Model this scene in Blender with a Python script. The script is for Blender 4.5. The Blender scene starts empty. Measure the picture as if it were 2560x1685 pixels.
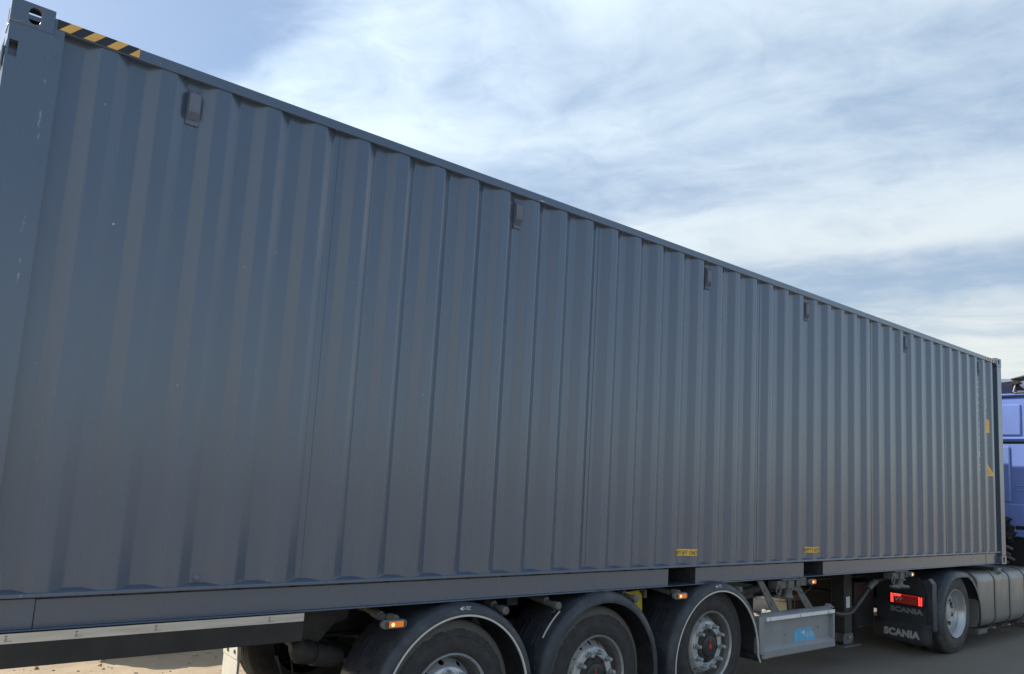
import bpy, bmesh, math, random
from mathutils import Vector, Matrix
from math import sin, cos, pi, radians as RAD
random.seed(7)
GZ = 1.05                      # height of the container's underside above the nominal ground
scn = bpy.context.scene
col = scn.collection

# ------------------------------------------------------------------ camera
cam_d = bpy.data.cameras.new('camera'); cam = bpy.data.objects.new('camera', cam_d); col.objects.link(cam)
Rt = Vector((0.7726, -0.6323, 0.0567)); Up = Vector((-0.1269, -0.0663, 0.9897)); Fw = Vector((0.6220, 0.7719, 0.1314))
cam.matrix_world = Matrix(((Rt.x, Up.x, -Fw.x, -0.2219), (Rt.y, Up.y, -Fw.y, -4.0944), (Rt.z, Up.z, -Fw.z, 0.8229 + GZ), (0, 0, 0, 1)))
cam_d.sensor_fit = 'HORIZONTAL'; cam_d.sensor_width = 36.0
cam_d.lens = 36.0 * 1926.44 / 2560
cam_d.shift_x = (1280 - 1273.3) / 2560; cam_d.shift_y = (934.2 - 842.5) / 2560
cam_d.clip_start = 0.05; cam_d.clip_end = 5000
scn.camera = cam

# ------------------------------------------------------------------ light
SUN_EL = RAD(39); SUN_H = Vector((-0.5, 0.866, 0)).normalized()
SUN = Vector((SUN_H.x * cos(SUN_EL), SUN_H.y * cos(SUN_EL), sin(SUN_EL)))
sl = bpy.data.lights.new('sun', 'SUN'); sl.energy = 5.0; sl.angle = RAD(0.6); sl.color = (1.0, 0.93, 0.82)
so = bpy.data.objects.new('sun', sl); col.objects.link(so); so.rotation_euler = SUN.to_track_quat('Z', 'Y').to_euler()
so.location = SUN * 60
scn.view_settings.view_transform = 'Standard'; scn.view_settings.look = 'None'
scn.view_settings.exposure = 0.38; scn.view_settings.gamma = 1.0; scn.view_settings.use_curve_mapping = False

world = bpy.data.worlds.new('World'); scn.world = world; world.use_nodes = True
wt = world.node_tree; wn = wt.nodes; wl = wt.links; wn.clear()

class N:
    """small node-building helper for one tree"""
    def __init__(s, tree): s.t = tree
    def new(s, typ, **kw):
        n = s.t.nodes.new(typ)
        for k, v in kw.items(): setattr(n, k, v)
        return n
    def link(s, a, b): s.t.links.new(a, b)
    def put(s, sock, v):
        if isinstance(v, bpy.types.NodeSocket): s.link(v, sock)
        else: sock.default_value = v
    def math(s, op, a, b=None, c=None, clamp=False):
        n = s.new('ShaderNodeMath', operation=op); n.use_clamp = clamp
        s.put(n.inputs[0], a)
        if b is not None: s.put(n.inputs[1], b)
        if c is not None: s.put(n.inputs[2], c)
        return n.outputs[0]
    def vmath(s, op, a, b=None):
        n = s.new('ShaderNodeVectorMath', operation=op); s.put(n.inputs[0], a)
        if b is not None: s.put(n.inputs[1], b)
        return n.outputs[0]
    def comb(s, x, y, z):
        n = s.new('ShaderNodeCombineXYZ')
        for i, v in enumerate((x, y, z)): s.put(n.inputs[i], v)
        return n.outputs[0]
    def sep(s, v):
        n = s.new('ShaderNodeSeparateXYZ'); s.put(n.inputs[0], v); return n.outputs
    def noise(s, vec, scale, detail=4, rough=0.55, dist=0.0):
        n = s.new('ShaderNodeTexNoise'); s.put(n.inputs['Vector'], vec); n.inputs['Scale'].default_value = scale
        n.inputs['Detail'].default_value = detail; n.inputs['Roughness'].default_value = rough; n.inputs['Distortion'].default_value = dist
        return n.outputs['Fac']
    def smooth(s, x, a, b, c=0.0, d=1.0):
        n = s.new('ShaderNodeMapRange', interpolation_type='SMOOTHSTEP')
        s.put(n.inputs[0], x); n.inputs[1].default_value = a; n.inputs[2].default_value = b; n.inputs[3].default_value = c; n.inputs[4].default_value = d
        return n.outputs[0]
    def mix(s, f, a, b):
        n = s.new('ShaderNodeMix', data_type='RGBA'); s.put(n.inputs[0], f)
        for i, v in ((6, a), (7, b)):
            s.put(n.inputs[i], v if isinstance(v, bpy.types.NodeSocket) else (*v[:3], 1))
        return n.outputs[2]
    def ramp(s, f, stops):
        n = s.new('ShaderNodeValToRGB'); s.put(n.inputs[0], f); e = n.color_ramp.elements
        while len(e) < len(stops): e.new(0.5)
        for q, (p, v) in zip(e, stops): q.position = p; q.color = (v, v, v, 1)
        return n.outputs[0]

def build_sky():
    n = N(wt)
    sky = n.new('ShaderNodeTexSky', sky_type='NISHITA'); sky.sun_disc = False
    sky.sun_elevation = SUN_EL; sky.sun_rotation = math.atan2(SUN_H.x, SUN_H.y)
    sky.altitude = 200; sky.air_density = 1.0; sky.dust_density = 1.4; sky.ozone_density = 1.6
    d = n.new('ShaderNodeTexCoord').outputs['Generated']
    x, y, z = n.sep(n.vmath('NORMALIZE', d))
    zz = n.math('ADD', n.math('MAXIMUM', z, 0.0), 0.05)
    px = n.math('DIVIDE', x, zz); py = n.math('DIVIDE', y, zz)        # flat cirrus layer seen from below
    P = n.comb(px, py, 0.0)
    w1 = n.noise(P, 1.1, 3, 0.5); w2 = n.noise(n.vmath('ADD', P, (7.3, 2.1, 4.4)), 1.1, 3, 0.5)
    wx = n.math('MULTIPLY', n.math('SUBTRACT', w1, 0.5), 0.5); wy = n.math('MULTIPLY', n.math('SUBTRACT', w2, 0.5), 0.5)
    qx = n.math('ADD', px, wx); qy = n.math('ADD', py, wy)
    # streaks drawn out along the wind, crossing the layer
    ca, sa = cos(RAD(-22)), sin(RAD(-22))
    u = n.math('ADD', n.math('MULTIPLY', qx, ca), n.math('MULTIPLY', qy, -sa))
    v = n.math('ADD', n.math('MULTIPLY', qx, sa), n.math('MULTIPLY', qy, ca))
    fine = n.noise(n.comb(n.math('MULTIPLY', u, 4.2), n.math('MULTIPLY', v, 0.9), 1.7), 1.0, 5, 0.55, 0.3)
    soft = n.noise(n.comb(n.math('MULTIPLY', u, 1.9), n.math('MULTIPLY', v, 1.2), 5.1), 1.0, 6, 0.56, 0.25)
    wisp = n.noise(n.comb(qx, qy, 3.3), 5.0, 6, 0.6, 0.4)
    bandx = n.math('ADD', n.math('ADD', px, n.math('MULTIPLY', wx, 0.55)), n.math('MULTIPLY', n.math('SUBTRACT', fine, 0.5), 0.22))
    # clear gap ahead on the left, thick banks across the layer, a clear slot low down
    tilt = n.math('ADD', bandx, n.math('MULTIPLY', n.math('SUBTRACT', n.math('MINIMUM', py, 3.0), 1.2), 0.30))
    cover = n.ramp(n.math('DIVIDE', n.math('ADD', tilt, 2.0), 8.0),
                   [(0.0, .45), (.24, .40), (.305, .08), (.324, .20), (.342, .66), (.38, .74), (.42, .62), (.465, .52),
                    (.490, .56), (.508, .82), (.535, .98), (.565, .90), (.592, .30), (.622, .20), (.66, .42), (.71, .64), (.80, .72), (1.0, .72)])
    # out of view: cloud added towards -X to brighten the container's slopes, thinned towards -Y
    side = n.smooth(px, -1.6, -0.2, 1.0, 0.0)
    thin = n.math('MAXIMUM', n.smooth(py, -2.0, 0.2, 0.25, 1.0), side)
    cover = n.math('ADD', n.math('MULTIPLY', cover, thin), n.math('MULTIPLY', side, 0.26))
    t = n.math('ADD', n.math('MULTIPLY', soft, 0.52), n.math('MULTIPLY', fine, 0.24))
    t = n.math('ADD', t, n.math('MULTIPLY', wisp, 0.30))
    dens = n.smooth(n.math('ADD', n.math('MULTIPLY', n.math('SUBTRACT', t, 0.5), 2.25), cover), 0.08, 1.24)
    dens = n.math('MULTIPLY', dens, n.smooth(z, 0.0, 0.06))
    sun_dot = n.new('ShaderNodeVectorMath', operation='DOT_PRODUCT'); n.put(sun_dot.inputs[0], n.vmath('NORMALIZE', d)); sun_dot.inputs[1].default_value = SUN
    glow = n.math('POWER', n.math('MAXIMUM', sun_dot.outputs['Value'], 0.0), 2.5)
    warm = n.smooth(z, 0.12, 0.45, 1.0, 0.0)
    ccol = n.mix(warm, (5.85, 6.85, 7.65), (7.0, 7.2, 6.85))
    ccol = n.vmath('SCALE', ccol); ccol.node.inputs['Scale'].default_value = 1.0
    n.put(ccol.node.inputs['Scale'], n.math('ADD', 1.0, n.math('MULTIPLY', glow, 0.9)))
    # thin veil keeps even the clear parts pale
    skyv = n.mix(0.36, sky.outputs[0], n.mix(warm, (3.6, 5.2, 7.6), (5.6, 6.5, 7.0)))
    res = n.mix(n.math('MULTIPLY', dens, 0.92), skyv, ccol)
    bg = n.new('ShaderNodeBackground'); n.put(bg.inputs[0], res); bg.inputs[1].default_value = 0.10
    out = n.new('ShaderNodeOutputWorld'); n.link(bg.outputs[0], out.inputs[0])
build_sky()

# ------------------------------------------------------------------ materials
def mat(name, color, rough=0.5, metal=0.0, spec=0.5, var=0.0, vscale=6.0, bump=0.0, bscale=60.0, dirt=None, dirt_amt=0.0, dirt_scale=3.0,
        stretch=(1, 1, 1), emit=None, estr=0.0, coat=0.0, rvar=0.0, alpha_t=0.0):
    m = bpy.data.materials.new(name); m.use_nodes = True; t = m.node_tree; n = N(t)
    b = t.nodes['Principled BSDF']; b.inputs['Roughness'].default_value = rough; b.inputs['Metallic'].default_value = metal
    b.inputs['Specular IOR Level'].default_value = spec; b.inputs['Coat Weight'].default_value = coat; b.inputs['Coat Roughness'].default_value = 0.15
    tc = n.new('ShaderNodeTexCoord').outputs['Object']
    geo = n.new('ShaderNodeNewGeometry').outputs['Position']
    vec = n.vmath('MULTIPLY', geo, stretch)
    c = None
    if var or dirt:
        f = n.noise(vec, vscale, 5, 0.6)
        lo = tuple(x * (1 - var) for x in color); hi = tuple(min(1, x * (1 + var)) for x in color)
        c = n.mix(n.smooth(f, 0.3, 0.7), lo, hi)
        if dirt:
            g = n.noise(n.vmath('ADD', vec, (3.1, 8.2, 1.7)), dirt_scale, 7, 0.65)
            c = n.mix(n.math('MULTIPLY', n.smooth(g, 0.48, 0.72), dirt_amt), c, dirt)
        n.link(c, b.inputs['Base Color'])
    else:
        b.inputs['Base Color'].default_value = (*color, 1)
    if rvar:
        h = n.noise(vec, vscale * 1.7, 4, 0.6); n.link(n.smooth(h, 0.3, 0.7, max(0, rough - rvar), min(1, rough + rvar)), b.inputs['Roughness'])
    if bump:
        bn = n.new('ShaderNodeBump'); bn.inputs['Strength'].default_value = bump; bn.inputs['Distance'].default_value = 0.01
        n.link(n.noise(geo, bscale, 5, 0.6), bn.inputs['Height']); n.link(bn.outputs[0], b.inputs['Normal'])
    if emit:
        b.inputs['Emission Color'].default_value = (*emit, 1); b.inputs['Emission Strength'].default_value = estr
    return m

def container_paint(name, scratch=False, rust=0.0):
    m = bpy.data.materials.new(name); m.use_nodes = True; t = m.node_tree; n = N(t); b = t.nodes['Principled BSDF']
    pos = n.new('ShaderNodeNewGeometry').outputs['Position']
    x, y, z = n.sep(pos)
    f = n.noise(n.vmath('MULTIPLY', pos, (9, 9, 0.7)), 1.0, 5, 0.6)
    g = n.noise(pos, 2.2, 6, 0.65)
    c = n.mix(n.smooth(f, 0.3, 0.72), (0.055, 0.090, 0.150), (0.059, 0.097, 0.160))
    c = n.mix(n.math('MULTIPLY', n.smooth(g, 0.45, 0.75), 0.35), c, (0.075, 0.100, 0.138))      # thin film of yard dust
    low = n.smooth(z, GZ + 0.0, GZ + 0.75, 1.0, 0.0)
    c = n.mix(n.math('MULTIPLY', low, n.math('MULTIPLY', n.smooth(n.noise(pos, 5, 5), 0.2, 0.8), 0.35)), c, (0.115, 0.125, 0.130))
    sp = n.smooth(n.noise(n.vmath('MULTIPLY', pos, (1, 1, 0.6)), 38, 2, 0.5), 0.775, 0.80)
    c = n.mix(n.math('MULTIPLY', sp, 0.5), c, (0.46, 0.45, 0.42))
    if scratch:
        wob = n.math('MULTIPLY', n.math('SUBTRACT', n.noise(n.comb(0.0, 0.0, z), 5.0, 4), 0.5), 0.05)
        line = n.math('ABSOLUTE', n.math('SUBTRACT', n.math('SUBTRACT', x, 0.172), wob))
        brk = n.smooth(n.noise(n.comb(x, 0.0, z), 9.0, 5, 0.7), 0.50, 0.62)
        zr = n.math('MULTIPLY', n.smooth(z, GZ + 1.5, GZ + 1.6), n.smooth(z, GZ + 2.62, GZ + 2.80, 1, 0))
        k = n.math('MULTIPLY', n.math('MULTIPLY', n.smooth(line, 0.001, 0.007, 1, 0), brk), zr)
        c = n.mix(n.math('MULTIPLY', k, 0.45), c, (0.45, 0.49, 0.53))
    if rust:
        r = n.smooth(n.noise(pos, 11, 6, 0.7), 0.50, 0.64)
        c = n.mix(n.math('MULTIPLY', r, rust), c, (0.20, 0.105, 0.075))
    n.link(c, b.inputs['Base Color'])
    n.link(n.smooth(f, 0.3, 0.7, 0.24, 0.28), b.inputs['Roughness']); b.inputs['Specular IOR Level'].default_value = 0.95
    b.inputs['Coat Weight'].default_value = 0.7; b.inputs['Coat Roughness'].default_value = 0.14
    bn = n.new('ShaderNodeBump'); bn.inputs['Strength'].default_value = 0.04; bn.inputs['Distance'].default_value = 0.01
    ht = n.math('ADD', n.noise(n.vmath('MULTIPLY', pos, (1, 1, 0.35)), 3.2, 3), n.math('MULTIPLY', n.noise(pos, 160, 2), 0.05))
    n.link(ht, bn.inputs['Height']); n.link(bn.outputs[0], b.inputs['Normal'])
    return m

def tyre_mat(name, band):
    m = bpy.data.materials.new(name); m.use_nodes = True; t = m.node_tree; n = N(t); b = t.nodes['Principled BSDF']
    tc = n.new('ShaderNodeTexCoord').outputs['Object']; x, y, z = n.sep(tc)
    r = n.math('SQRT', n.math('ADD', n.math('MULTIPLY', x, x), n.math('MULTIPLY', z, z)))
    pos = n.new('ShaderNodeNewGeometry').outputs['Position']
    f = n.noise(pos, 14, 6, 0.65); g = n.noise(pos, 55, 4, 0.6)
    c = n.mix(n.smooth(f, 0.3, 0.7), (0.042, 0.040, 0.040), (0.068, 0.064, 0.062))
    e = n.math('ADD', r, n.math('MULTIPLY', n.math('SUBTRACT', n.noise(pos, 26, 6, 0.7), 0.5), 0.055))
    k = n.math('MULTIPLY', n.smooth(e, 0.432, 0.440), n.smooth(r, 0.478, 0.492, 1.0, 0.55))
    c = n.mix(n.math('MULTIPLY', k, band), c, n.mix(g, (0.110, 0.102, 0.088), (0.190, 0.176, 0.152)))
    sp = n.smooth(n.noise(pos, 70, 3, 0.6), 0.68, 0.74)
    c = n.mix(n.math('MULTIPLY', sp, 0.45), c, (0.20, 0.19, 0.17))
    n.link(c, b.inputs['Base Color']); b.inputs['Roughness'].default_value = 0.72; b.inputs['Specular IOR Level'].default_value = 0.35
    bn = n.new('ShaderNodeBump'); bn.inputs['Strength'].default_value = 0.25; bn.inputs['Distance'].default_value = 0.01
    n.link(n.noise(pos, 90, 4), bn.inputs['Height']); n.link(bn.outputs[0], b.inputs['Normal'])
    return m

M = {}
M['paint'] = container_paint('container_paint')
M['paint_scratched'] = container_paint('scratched_container_paint', scratch=True)
M['paint_rusty'] = container_paint('scuffed_corner_paint', rust=0.55)
M['seam'] = mat('seam_dark', (0.03, 0.03, 0.028), 0.8)
M['dark'] = mat('dark_interior', (0.02, 0.02, 0.022), 0.8)
M['pocket'] = mat('pocket_steel', (0.055, 0.062, 0.072), 0.5, var=0.2, vscale=15, dirt=(0.14, 0.135, 0.125), dirt_amt=0.5, dirt_scale=12)
M['gasket'] = mat('door_gasket', (0.02, 0.02, 0.02), 0.7)
M['sticker_yellow'] = mat('yellow_sticker', (0.93, 0.58, 0.12), 0.45, var=0.08, vscale=20)
M['tape_yellow'] = mat('yellow_tape', (0.86, 0.50, 0.12), 0.4, var=0.07, vscale=25)
M['tape_black'] = mat('black_tape', (0.022, 0.025, 0.035), 0.45)
M['print_black'] = mat('black_print', (0.07, 0.04, 0.012), 0.6)
M['print_brown'] = mat('brown_print', (0.16, 0.09, 0.03), 0.6)
M['print_white'] = mat('white_print', (0.72, 0.74, 0.72), 0.5)
M['tape_worn'] = mat('worn_pale_tape', (0.55, 0.52, 0.44), 0.5, var=0.25, vscale=30, dirt=(0.30, 0.27, 0.22), dirt_amt=0.7, dirt_scale=22)
M['vent'] = mat('vent_plastic', (0.150, 0.180, 0.245), 0.5, var=0.06)
M['bolt'] = mat('zinc_bolt', (0.55, 0.55, 0.54), 0.35, 0.8)
M['chassis'] = mat('chassis_paint', (0.030, 0.031, 0.034), 0.5, var=0.25, vscale=7, dirt=(0.085, 0.077, 0.066), dirt_amt=0.55, dirt_scale=4)
M['under_grey'] = mat('grimy_underbody', (0.052, 0.050, 0.047), 0.6, 0.1, var=0.25, vscale=12, dirt=(0.10, 0.09, 0.075), dirt_amt=0.5, dirt_scale=7)
M['chassis_grey'] = mat('dusty_steel', (0.155, 0.150, 0.140), 0.55, 0.2, var=0.2, vscale=12, dirt=(0.17, 0.155, 0.13), dirt_amt=0.6, dirt_scale=7, bump=0.1)
M['beam'] = mat('beam_black', (0.024, 0.023, 0.021), 0.6, var=0.2, dirt=(0.06, 0.05, 0.04), dirt_amt=0.4, dirt_scale=6)
M['alu_strip'] = mat('pale_metal_strip', (0.66, 0.62, 0.55), 0.38, 0.45, var=0.10, vscale=9, stretch=(0.6, 1, 6), dirt=(0.42, 0.37, 0.30), dirt_amt=0.4, dirt_scale=4, rvar=0.1)
M['white_tape'] = mat('white_reflective_tape', (0.90, 0.90, 0.87), 0.4, var=0.05, vscale=12, dirt=(0.50, 0.48, 0.42), dirt_amt=0.35, dirt_scale=8)
M['fender'] = mat('fender_plastic', (0.044, 0.049, 0.060), 0.42, var=0.2, vscale=5, dirt=(0.110, 0.114, 0.118), dirt_amt=0.5, dirt_scale=9, rvar=0.12, bump=0.05, bscale=120)
M['trim_white'] = mat('white_rubber_trim', (0.70, 0.67, 0.62), 0.5, var=0.08, dirt=(0.4, 0.37, 0.32), dirt_amt=0.3)
M['rim'] = mat('silver_rim', (0.56, 0.56, 0.54), 0.42, 0.25, var=0.10, vscale=14, dirt=(0.24, 0.21, 0.165), dirt_amt=0.55, dirt_scale=9, rvar=0.1)
M['rim_alu'] = mat('bright_alloy', (0.66, 0.68, 0.70), 0.32, 0.5, var=0.06, vscale=10, dirt=(0.42, 0.39, 0.34), dirt_amt=0.25, dirt_scale=12, rvar=0.08)
M['rim_inner'] = mat('dusty_rim_barrel', (0.17, 0.165, 0.155), 0.5, 0.35, var=0.2, vscale=8, dirt=(0.12, 0.105, 0.085), dirt_amt=0.6, dirt_scale=8)
M['nut'] = mat('bright_nut', (0.50, 0.53, 0.55), 0.30, 0.5, var=0.1, vscale=40)
M['barrel_bright'] = mat('bright_barrel', (0.55, 0.57, 0.58), 0.34, 0.6, var=0.05, vscale=8, dirt=(0.30, 0.28, 0.25), dirt_amt=0.3, dirt_scale=4)
M['hub'] = mat('hub_cast', (0.045, 0.042, 0.038), 0.6, 0.2, var=0.25, vscale=20, dirt=(0.11, 0.095, 0.07), dirt_amt=0.6, dirt_scale=14, bump=0.15)
M['hub_cap'] = mat('hub_cap_black', (0.035, 0.036, 0.038), 0.42, var=0.15, vscale=15)
M['red'] = mat('red_mark', (0.62, 0.03, 0.04), 0.45)
M['tyre_dusty'] = tyre_mat('tyre_scuffed', 1.0)
M['tyre'] = tyre_mat('tyre_plain', 0.18)
M['lamp_housing'] = mat('lamp_housing', (0.16, 0.16, 0.155), 0.5, var=0.1, dirt=(0.22, 0.20, 0.17), dirt_amt=0.4)
M['lens_amber'] = mat('amber_lens', (0.75, 0.20, 0.03), 0.18, emit=(1.0, 0.26, 0.03), estr=0.25, coat=0.5)
M['bulb_amber'] = mat('amber_bulb', (1, 0.5, 0.15), 0.3, emit=(1.0, 0.60, 0.25), estr=1.6)
M['lens_dark'] = mat('dark_lens_end', (0.07, 0.05, 0.035), 0.25, coat=0.4)
M['yellow'] = mat('yellow_plastic', (0.62, 0.47, 0.03), 0.5, var=0.08, dirt=(0.3, 0.24, 0.08), dirt_amt=0.4)
M['box_grey'] = mat('guard_panel_grey', (0.33, 0.335, 0.34), 0.42, 0.15, var=0.08, vscale=5, dirt=(0.33, 0.31, 0.28), dirt_amt=0.4, dirt_scale=5, rvar=0.08)
M['sticker_blue'] = mat('torn_blue_sticker', (0.14, 0.47, 0.72), 0.45, var=0.06, vscale=15)
M['hose'] = mat('rubber_hose', (0.045, 0.044, 0.043), 0.5, var=0.2, dirt=(0.10, 0.09, 0.08), dirt_amt=0.5)
M['flap'] = mat('mudflap_rubber', (0.036, 0.040, 0.048), 0.7, var=0.15, vscale=9, dirt=(0.08, 0.078, 0.072), dirt_amt=0.35, dirt_scale=7)
M['flap_print'] = mat('grey_white_flap_print', (0.42, 0.45, 0.43), 0.55, var=0.06)
M['flap_print_dull'] = mat('dull_grey_flap_print', (0.27, 0.28, 0.28), 0.5, var=0.06)
M['lens_red'] = mat('red_lens', (0.26, 0.018, 0.022), 0.15, coat=0.6, emit=(0.8, 0.02, 0.02), estr=0.05)
M['led_red'] = mat('red_led', (1, 0.1, 0.08), 0.3, emit=(1.0, 0.08, 0.06), estr=1.9)
M['led_strip'] = mat('red_glow', (0.7, 0.02, 0.02), 0.3, emit=(1.0, 0.03, 0.03), estr=0.16)
M['led_white'] = mat('clear_reflector', (0.85, 0.88, 0.85), 0.15, 0.3)
M['tank'] = mat('tank_aluminium', (0.31, 0.30, 0.28), 0.38, 0.4, var=0.06, vscale=3, dirt=(0.30, 0.27, 0.22), dirt_amt=0.45, dirt_scale=3, rvar=0.08)
M['strap'] = mat('tank_strap', (0.035, 0.036, 0.04), 0.5)
M['strap_steel'] = mat('strap_steel', (0.30, 0.30, 0.29), 0.4, 0.6)
M['cab_blue'] = mat('cab_blue', (0.20, 0.29, 0.66), 0.30, spec=0.6, coat=0.4, var=0.05, vscale=3)
M['navy'] = mat('deflector_navy', (0.030, 0.034, 0.062), 0.25, coat=0.6)
M['black'] = mat('black_plastic', (0.018, 0.018, 0.02), 0.5, var=0.2)
M['cream'] = mat('cream_panel', (0.72, 0.66, 0.48), 0.55, var=0.06, vscale=9)
M['white_plate'] = mat('white_flap', (0.74, 0.71, 0.62), 0.5, var=0.05, vscale=8, dirt=(0.5, 0.46, 0.38), dirt_amt=0.3)
M['wood'] = mat('brown_timber', (0.20, 0.11, 0.05), 0.7, var=0.2, vscale=20, stretch=(1, 8, 8))
M['blue_cap'] = mat('blue_plastic', (0.16, 0.28, 0.52), 0.4)
M['concrete'] = mat('concrete', (0.30, 0.29, 0.27), 0.9, var=0.15, bump=0.3)

# ------------------------------------------------------------------ mesh helpers
ORG = {}
class MB:
    """collects faces (container frame, z = 0 at the container's underside) and links them as ONE mesh object"""
    def __init__(s): s.v = []; s.f = []
    def add(s, vs, fs):
        o = len(s.v); s.v += [tuple(p) for p in vs]; s.f += [tuple(i + o for i in f) for f in fs]; return s
    def box(s, x0, x1, y0, y1, z0, z1):
        v = [(x, y, z) for x in (x0, x1) for y in (y0, y1) for z in (z0, z1)]
        return s.add(v, [(0, 1, 3, 2), (4, 6, 7, 5), (0, 4, 5, 1), (2, 3, 7, 6), (0, 2, 6, 4), (1, 5, 7, 3)])
    def hexa(s, b, t):
        return s.add(list(b) + list(t), [(3, 2, 1, 0), (4, 5, 6, 7)] + [(i, (i + 1) % 4, 4 + (i + 1) % 4, 4 + i) for i in range(4)])
    def prism(s, poly, axis, a, b):
        """poly: 2-D points; axis x: (y,z), y: (x,z), z: (x,y)"""
        def P(p, c): return {'x': (c, p[0], p[1]), 'y': (p[0], c, p[1]), 'z': (p[0], p[1], c)}[axis]
        n = len(poly)
        return s.add([P(p, a) for p in poly] + [P(p, b) for p in poly],
                     [tuple(range(n))[::-1], tuple(range(n, 2 * n))] + [(i, (i + 1) % n, n + (i + 1) % n, n + i) for i in range(n)])
    def sweep(s, prof, path, closed=False):
        """prof points as lists of 3-D points per station"""
        n = len(prof[0]); o = len(s.v)
        for ring in prof: s.v += [tuple(p) for p in ring]
        for k in range(len(prof) - 1):
            for i in range(n if closed else n - 1):
                j = (i + 1) % n; a = o + k * n
                s.f.append((a + i, a + j, a + n + j, a + n + i))
        return s
    def tube(s, pts, r, n=10, cap=True):
        pts = [Vector(p) for p in pts]; rings = []
        for i, p in enumerate(pts):
            d = (pts[min(i + 1, len(pts) - 1)] - pts[max(i - 1, 0)]).normalized()
            a = d.cross(Vector((0, 0, 1)) if abs(d.z) < 0.9 else Vector((0, 1, 0))).normalized(); b = d.cross(a)
            rr = r[i] if isinstance(r, (list, tuple)) else r
            rings.append([p + (a * cos(2 * pi * k / n) + b * sin(2 * pi * k / n)) * rr for k in range(n)])
        o = len(s.v); s.sweep(rings, None, True)
        if cap:
            s.f.append(tuple(range(o, o + n))); m = o + (len(pts) - 1) * n; s.f.append(tuple(range(m, m + n))[::-1])
        return s
    def lathe(s, prof, c=(0, 0, 0), n=64, a0=0.0, a1=2 * pi):
        """prof: (radius, y) turned about an axis along y through c"""
        full = abs(a1 - a0 - 2 * pi) < 1e-6; st = n if full else n + 1; rings = []
        for k in range(st):
            t = a0 + (a1 - a0) * k / n
            rings.append([(c[0] + r * cos(t), c[1] + y, c[2] + r * sin(t)) for r, y in prof])
        if full: rings.append(rings[0])
        return s.sweep(rings, None)
    def plate_hole(s, outer, hole, depth):
        """flat ring between outer polygon and hole (same count, 3-D), with the hole's wall going in by vector depth"""
        n = len(outer); d = Vector(depth); o = len(s.v)
        s.v += [tuple(p) for p in outer] + [tuple(p) for p in hole] + [tuple(Vector(p) + d) for p in hole]
        for i in range(n):
            j = (i + 1) % n
            s.f.append((o + i, o + j, o + n + j, o + n + i)); s.f.append((o + n + i, o + n + j, o + 2 * n + j, o + 2 * n + i))
        return s
    def build(s, name, m, parent=None, bevel=0.0, seg=2, smooth=True, angle=35, weld=False):
        c = Vector((0, 0, 0))
        lo = [min(p[i] for p in s.v) for i in range(3)]; hi = [max(p[i] for p in s.v) for i in range(3)]
        c = Vector([(a + b) / 2 for a, b in zip(lo, hi)])
        me = bpy.data.meshes.new(name)
        me.from_pydata([tuple(Vector(p) - c) for p in s.v], [], s.f)
        bm = bmesh.new(); bm.from_mesh(me)
        if weld: bmesh.ops.remove_doubles(bm, verts=bm.verts, dist=1e-5)
        bmesh.ops.recalc_face_normals(bm, faces=bm.faces); bm.to_mesh(me); bm.free()
        me.materials.append(m)
        o = bpy.data.objects.new(name, me); col.objects.link(o)
        if smooth:
            me.shade_smooth(); me.set_sharp_from_angle(angle=RAD(angle))
        if bevel:
            b = o.modifiers.new('bevel', 'BEVEL'); b.width = bevel; b.segments = seg; b.limit_method = 'ANGLE'; b.angle_limit = RAD(40)
        place(o, c, parent)
        return o

def place(o, c, parent=None):
    """put o at container-frame point c below parent"""
    w = Vector(c) + Vector((0, 0, GZ)); ORG[o] = w
    if parent: o.parent = parent; o.location = w - ORG[parent]
    else: o.location = w
    return o
def empty(name, c, parent=None):
    o = bpy.data.objects.new(name, None); o.empty_display_size = 0.2; col.objects.link(o); return place(o, c, parent)
def tag(o, label, cat, group=None):
    o['label'] = label; o['category'] = cat
    if group: o['group'] = group
    return o
def copy_tree(o, parent, c=None):
    d = o.copy(); col.objects.link(d); d.parent = parent
    if c is not None: place(d, c, parent)
    else: ORG[d] = ORG[parent] + o.location
    for ch in o.children: copy_tree(ch, d)
    return d

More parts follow.
